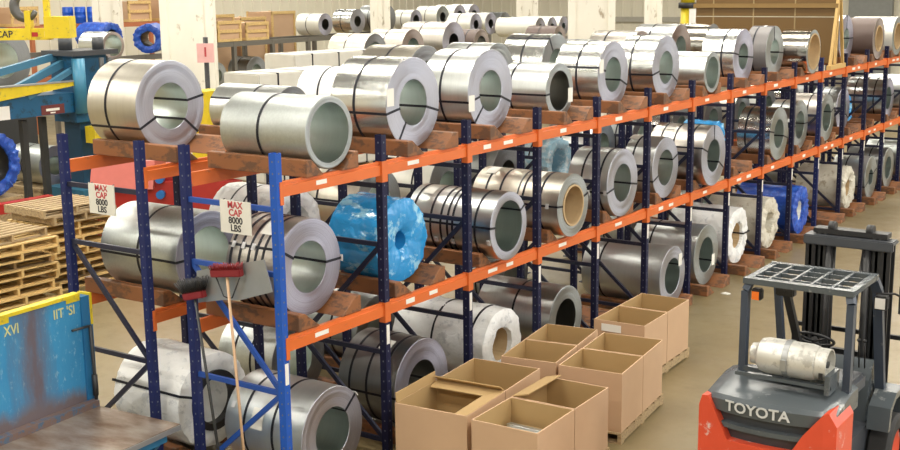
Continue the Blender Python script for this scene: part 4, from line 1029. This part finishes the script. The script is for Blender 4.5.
for i, (x, y, z, h) in enumerate(((-22.3, 21.0, 0, 3.62), (-22.3, 22.5, 0, 3.5), (-22.5, 24.2, 0, 3.65))):
    crate(f'tall stack of tan cartons behind the far left rack, {ordw[i]} along', x, y, z, 1.2, 1.2, h)
for i, (y, h) in enumerate(((14.8, .8), (16.4, .6), (21.0, .7), (22.4, .8))):
    crate(f'wooden crate on the far rust coloured rack, {ordw[i]} along', -26.1, y, 3.365, 1.1, 1.0, h)
# white flat bundles behind the rear rack
def bundle(label, x, y, z, L, W, H, rz, m=WHITEWRAP):
    o = thing('wrapped_bundle', label, 'bundle', (x, y, z), rz, 'long white bundles behind the rear rack')
    bm = bmn(); box(bm, -L/2, L/2, -W/2, W/2, .1, H); bevel(bm, .02, 2); obj('bundle_body', bm, m, o)
    for q in (-.3, 0, .3):
        bm = bmn(); box(bm, q*L-.015, q*L+.015, -W/2-.004, W/2+.004, .096, H+.004); obj('strap', bm, STRAP, o)
    for q in (-.35, .35):
        bm = bmn(); box(bm, q*L-.05, q*L+.05, -W/2, W/2, 0, .1); obj('skid', bm, WOOD2, o)
WB = plain('white_bundle_wrap', (.58, .57, .52), .5)
for k in range(7): bundle(f'white wrapped flat bundle, {ordw[k]} from the floor in the near stack', -6.4 + .05*(k % 2), 7.25, k*.455, 1.9, .9, .43, 1.42, WB)
for k in range(7): bundle(f'white wrapped flat bundle, {ordw[k]} from the floor in the far stack', -8.6 - .04*(k % 2), 10.7, k*.465, 2.2, .9, .44, 1.42, WB)
# bay sign on a post
s = thing('bay_sign', 'pink bay sign with number one on a dark post', 'sign', (-11.0, 9.9, 0), math.radians(35))
bm = bmn(); cyl(bm, (0, .05, 0), (0, .05, 3.5), .05, 12); obj('post', bm, BLACK, s)
bm = bmn(); box(bm, -.17, .17, -.02, .0, 3.0, 3.38); obj('board', bm, plain('pink_board', (.72, .42, .42), .6), s)
text_mesh('lettering', '1', .26, LETTER_R, s, (0, -.022, 3.20), (PI/2, 0, 0), .001, 1.0, .006)
bm = bmn(); box(bm, -.22, .22, -.25, .25, 0, 2.62); o = obj('control_cabinet', bm, YELLOW, None, (-9.5, 8.45, 0)); tag(o, 'yellow control cabinet behind the straw toned coil', 'cabinet')
# yellow bag guard near crate
o = thing('yellow_column_guard', 'yellow padded guard on a post left of the brown crate', 'guard', (-7.7, 25.95, 0))
bm = bmn(); cyl(bm, (0, 0, 0), (0, 0, 3.72), .20, 16); obj('pad', bm, YELLOW, o)
bm = bmn(); cyl(bm, (0, 0, 3.72), (0, 0, 3.88), .27, 16); obj('band', bm, BLACK, o)
bm = bmn(); cyl(bm, (0, 0, 3.88), (0, 0, 5.2), .20, 16); obj('pad', bm, YELLOW, o)
bm = bmn(); box(bm, .18, .34, -.3, -.1, 2.9, 3.7); obj('white_panel', bm, WHITEP, o)
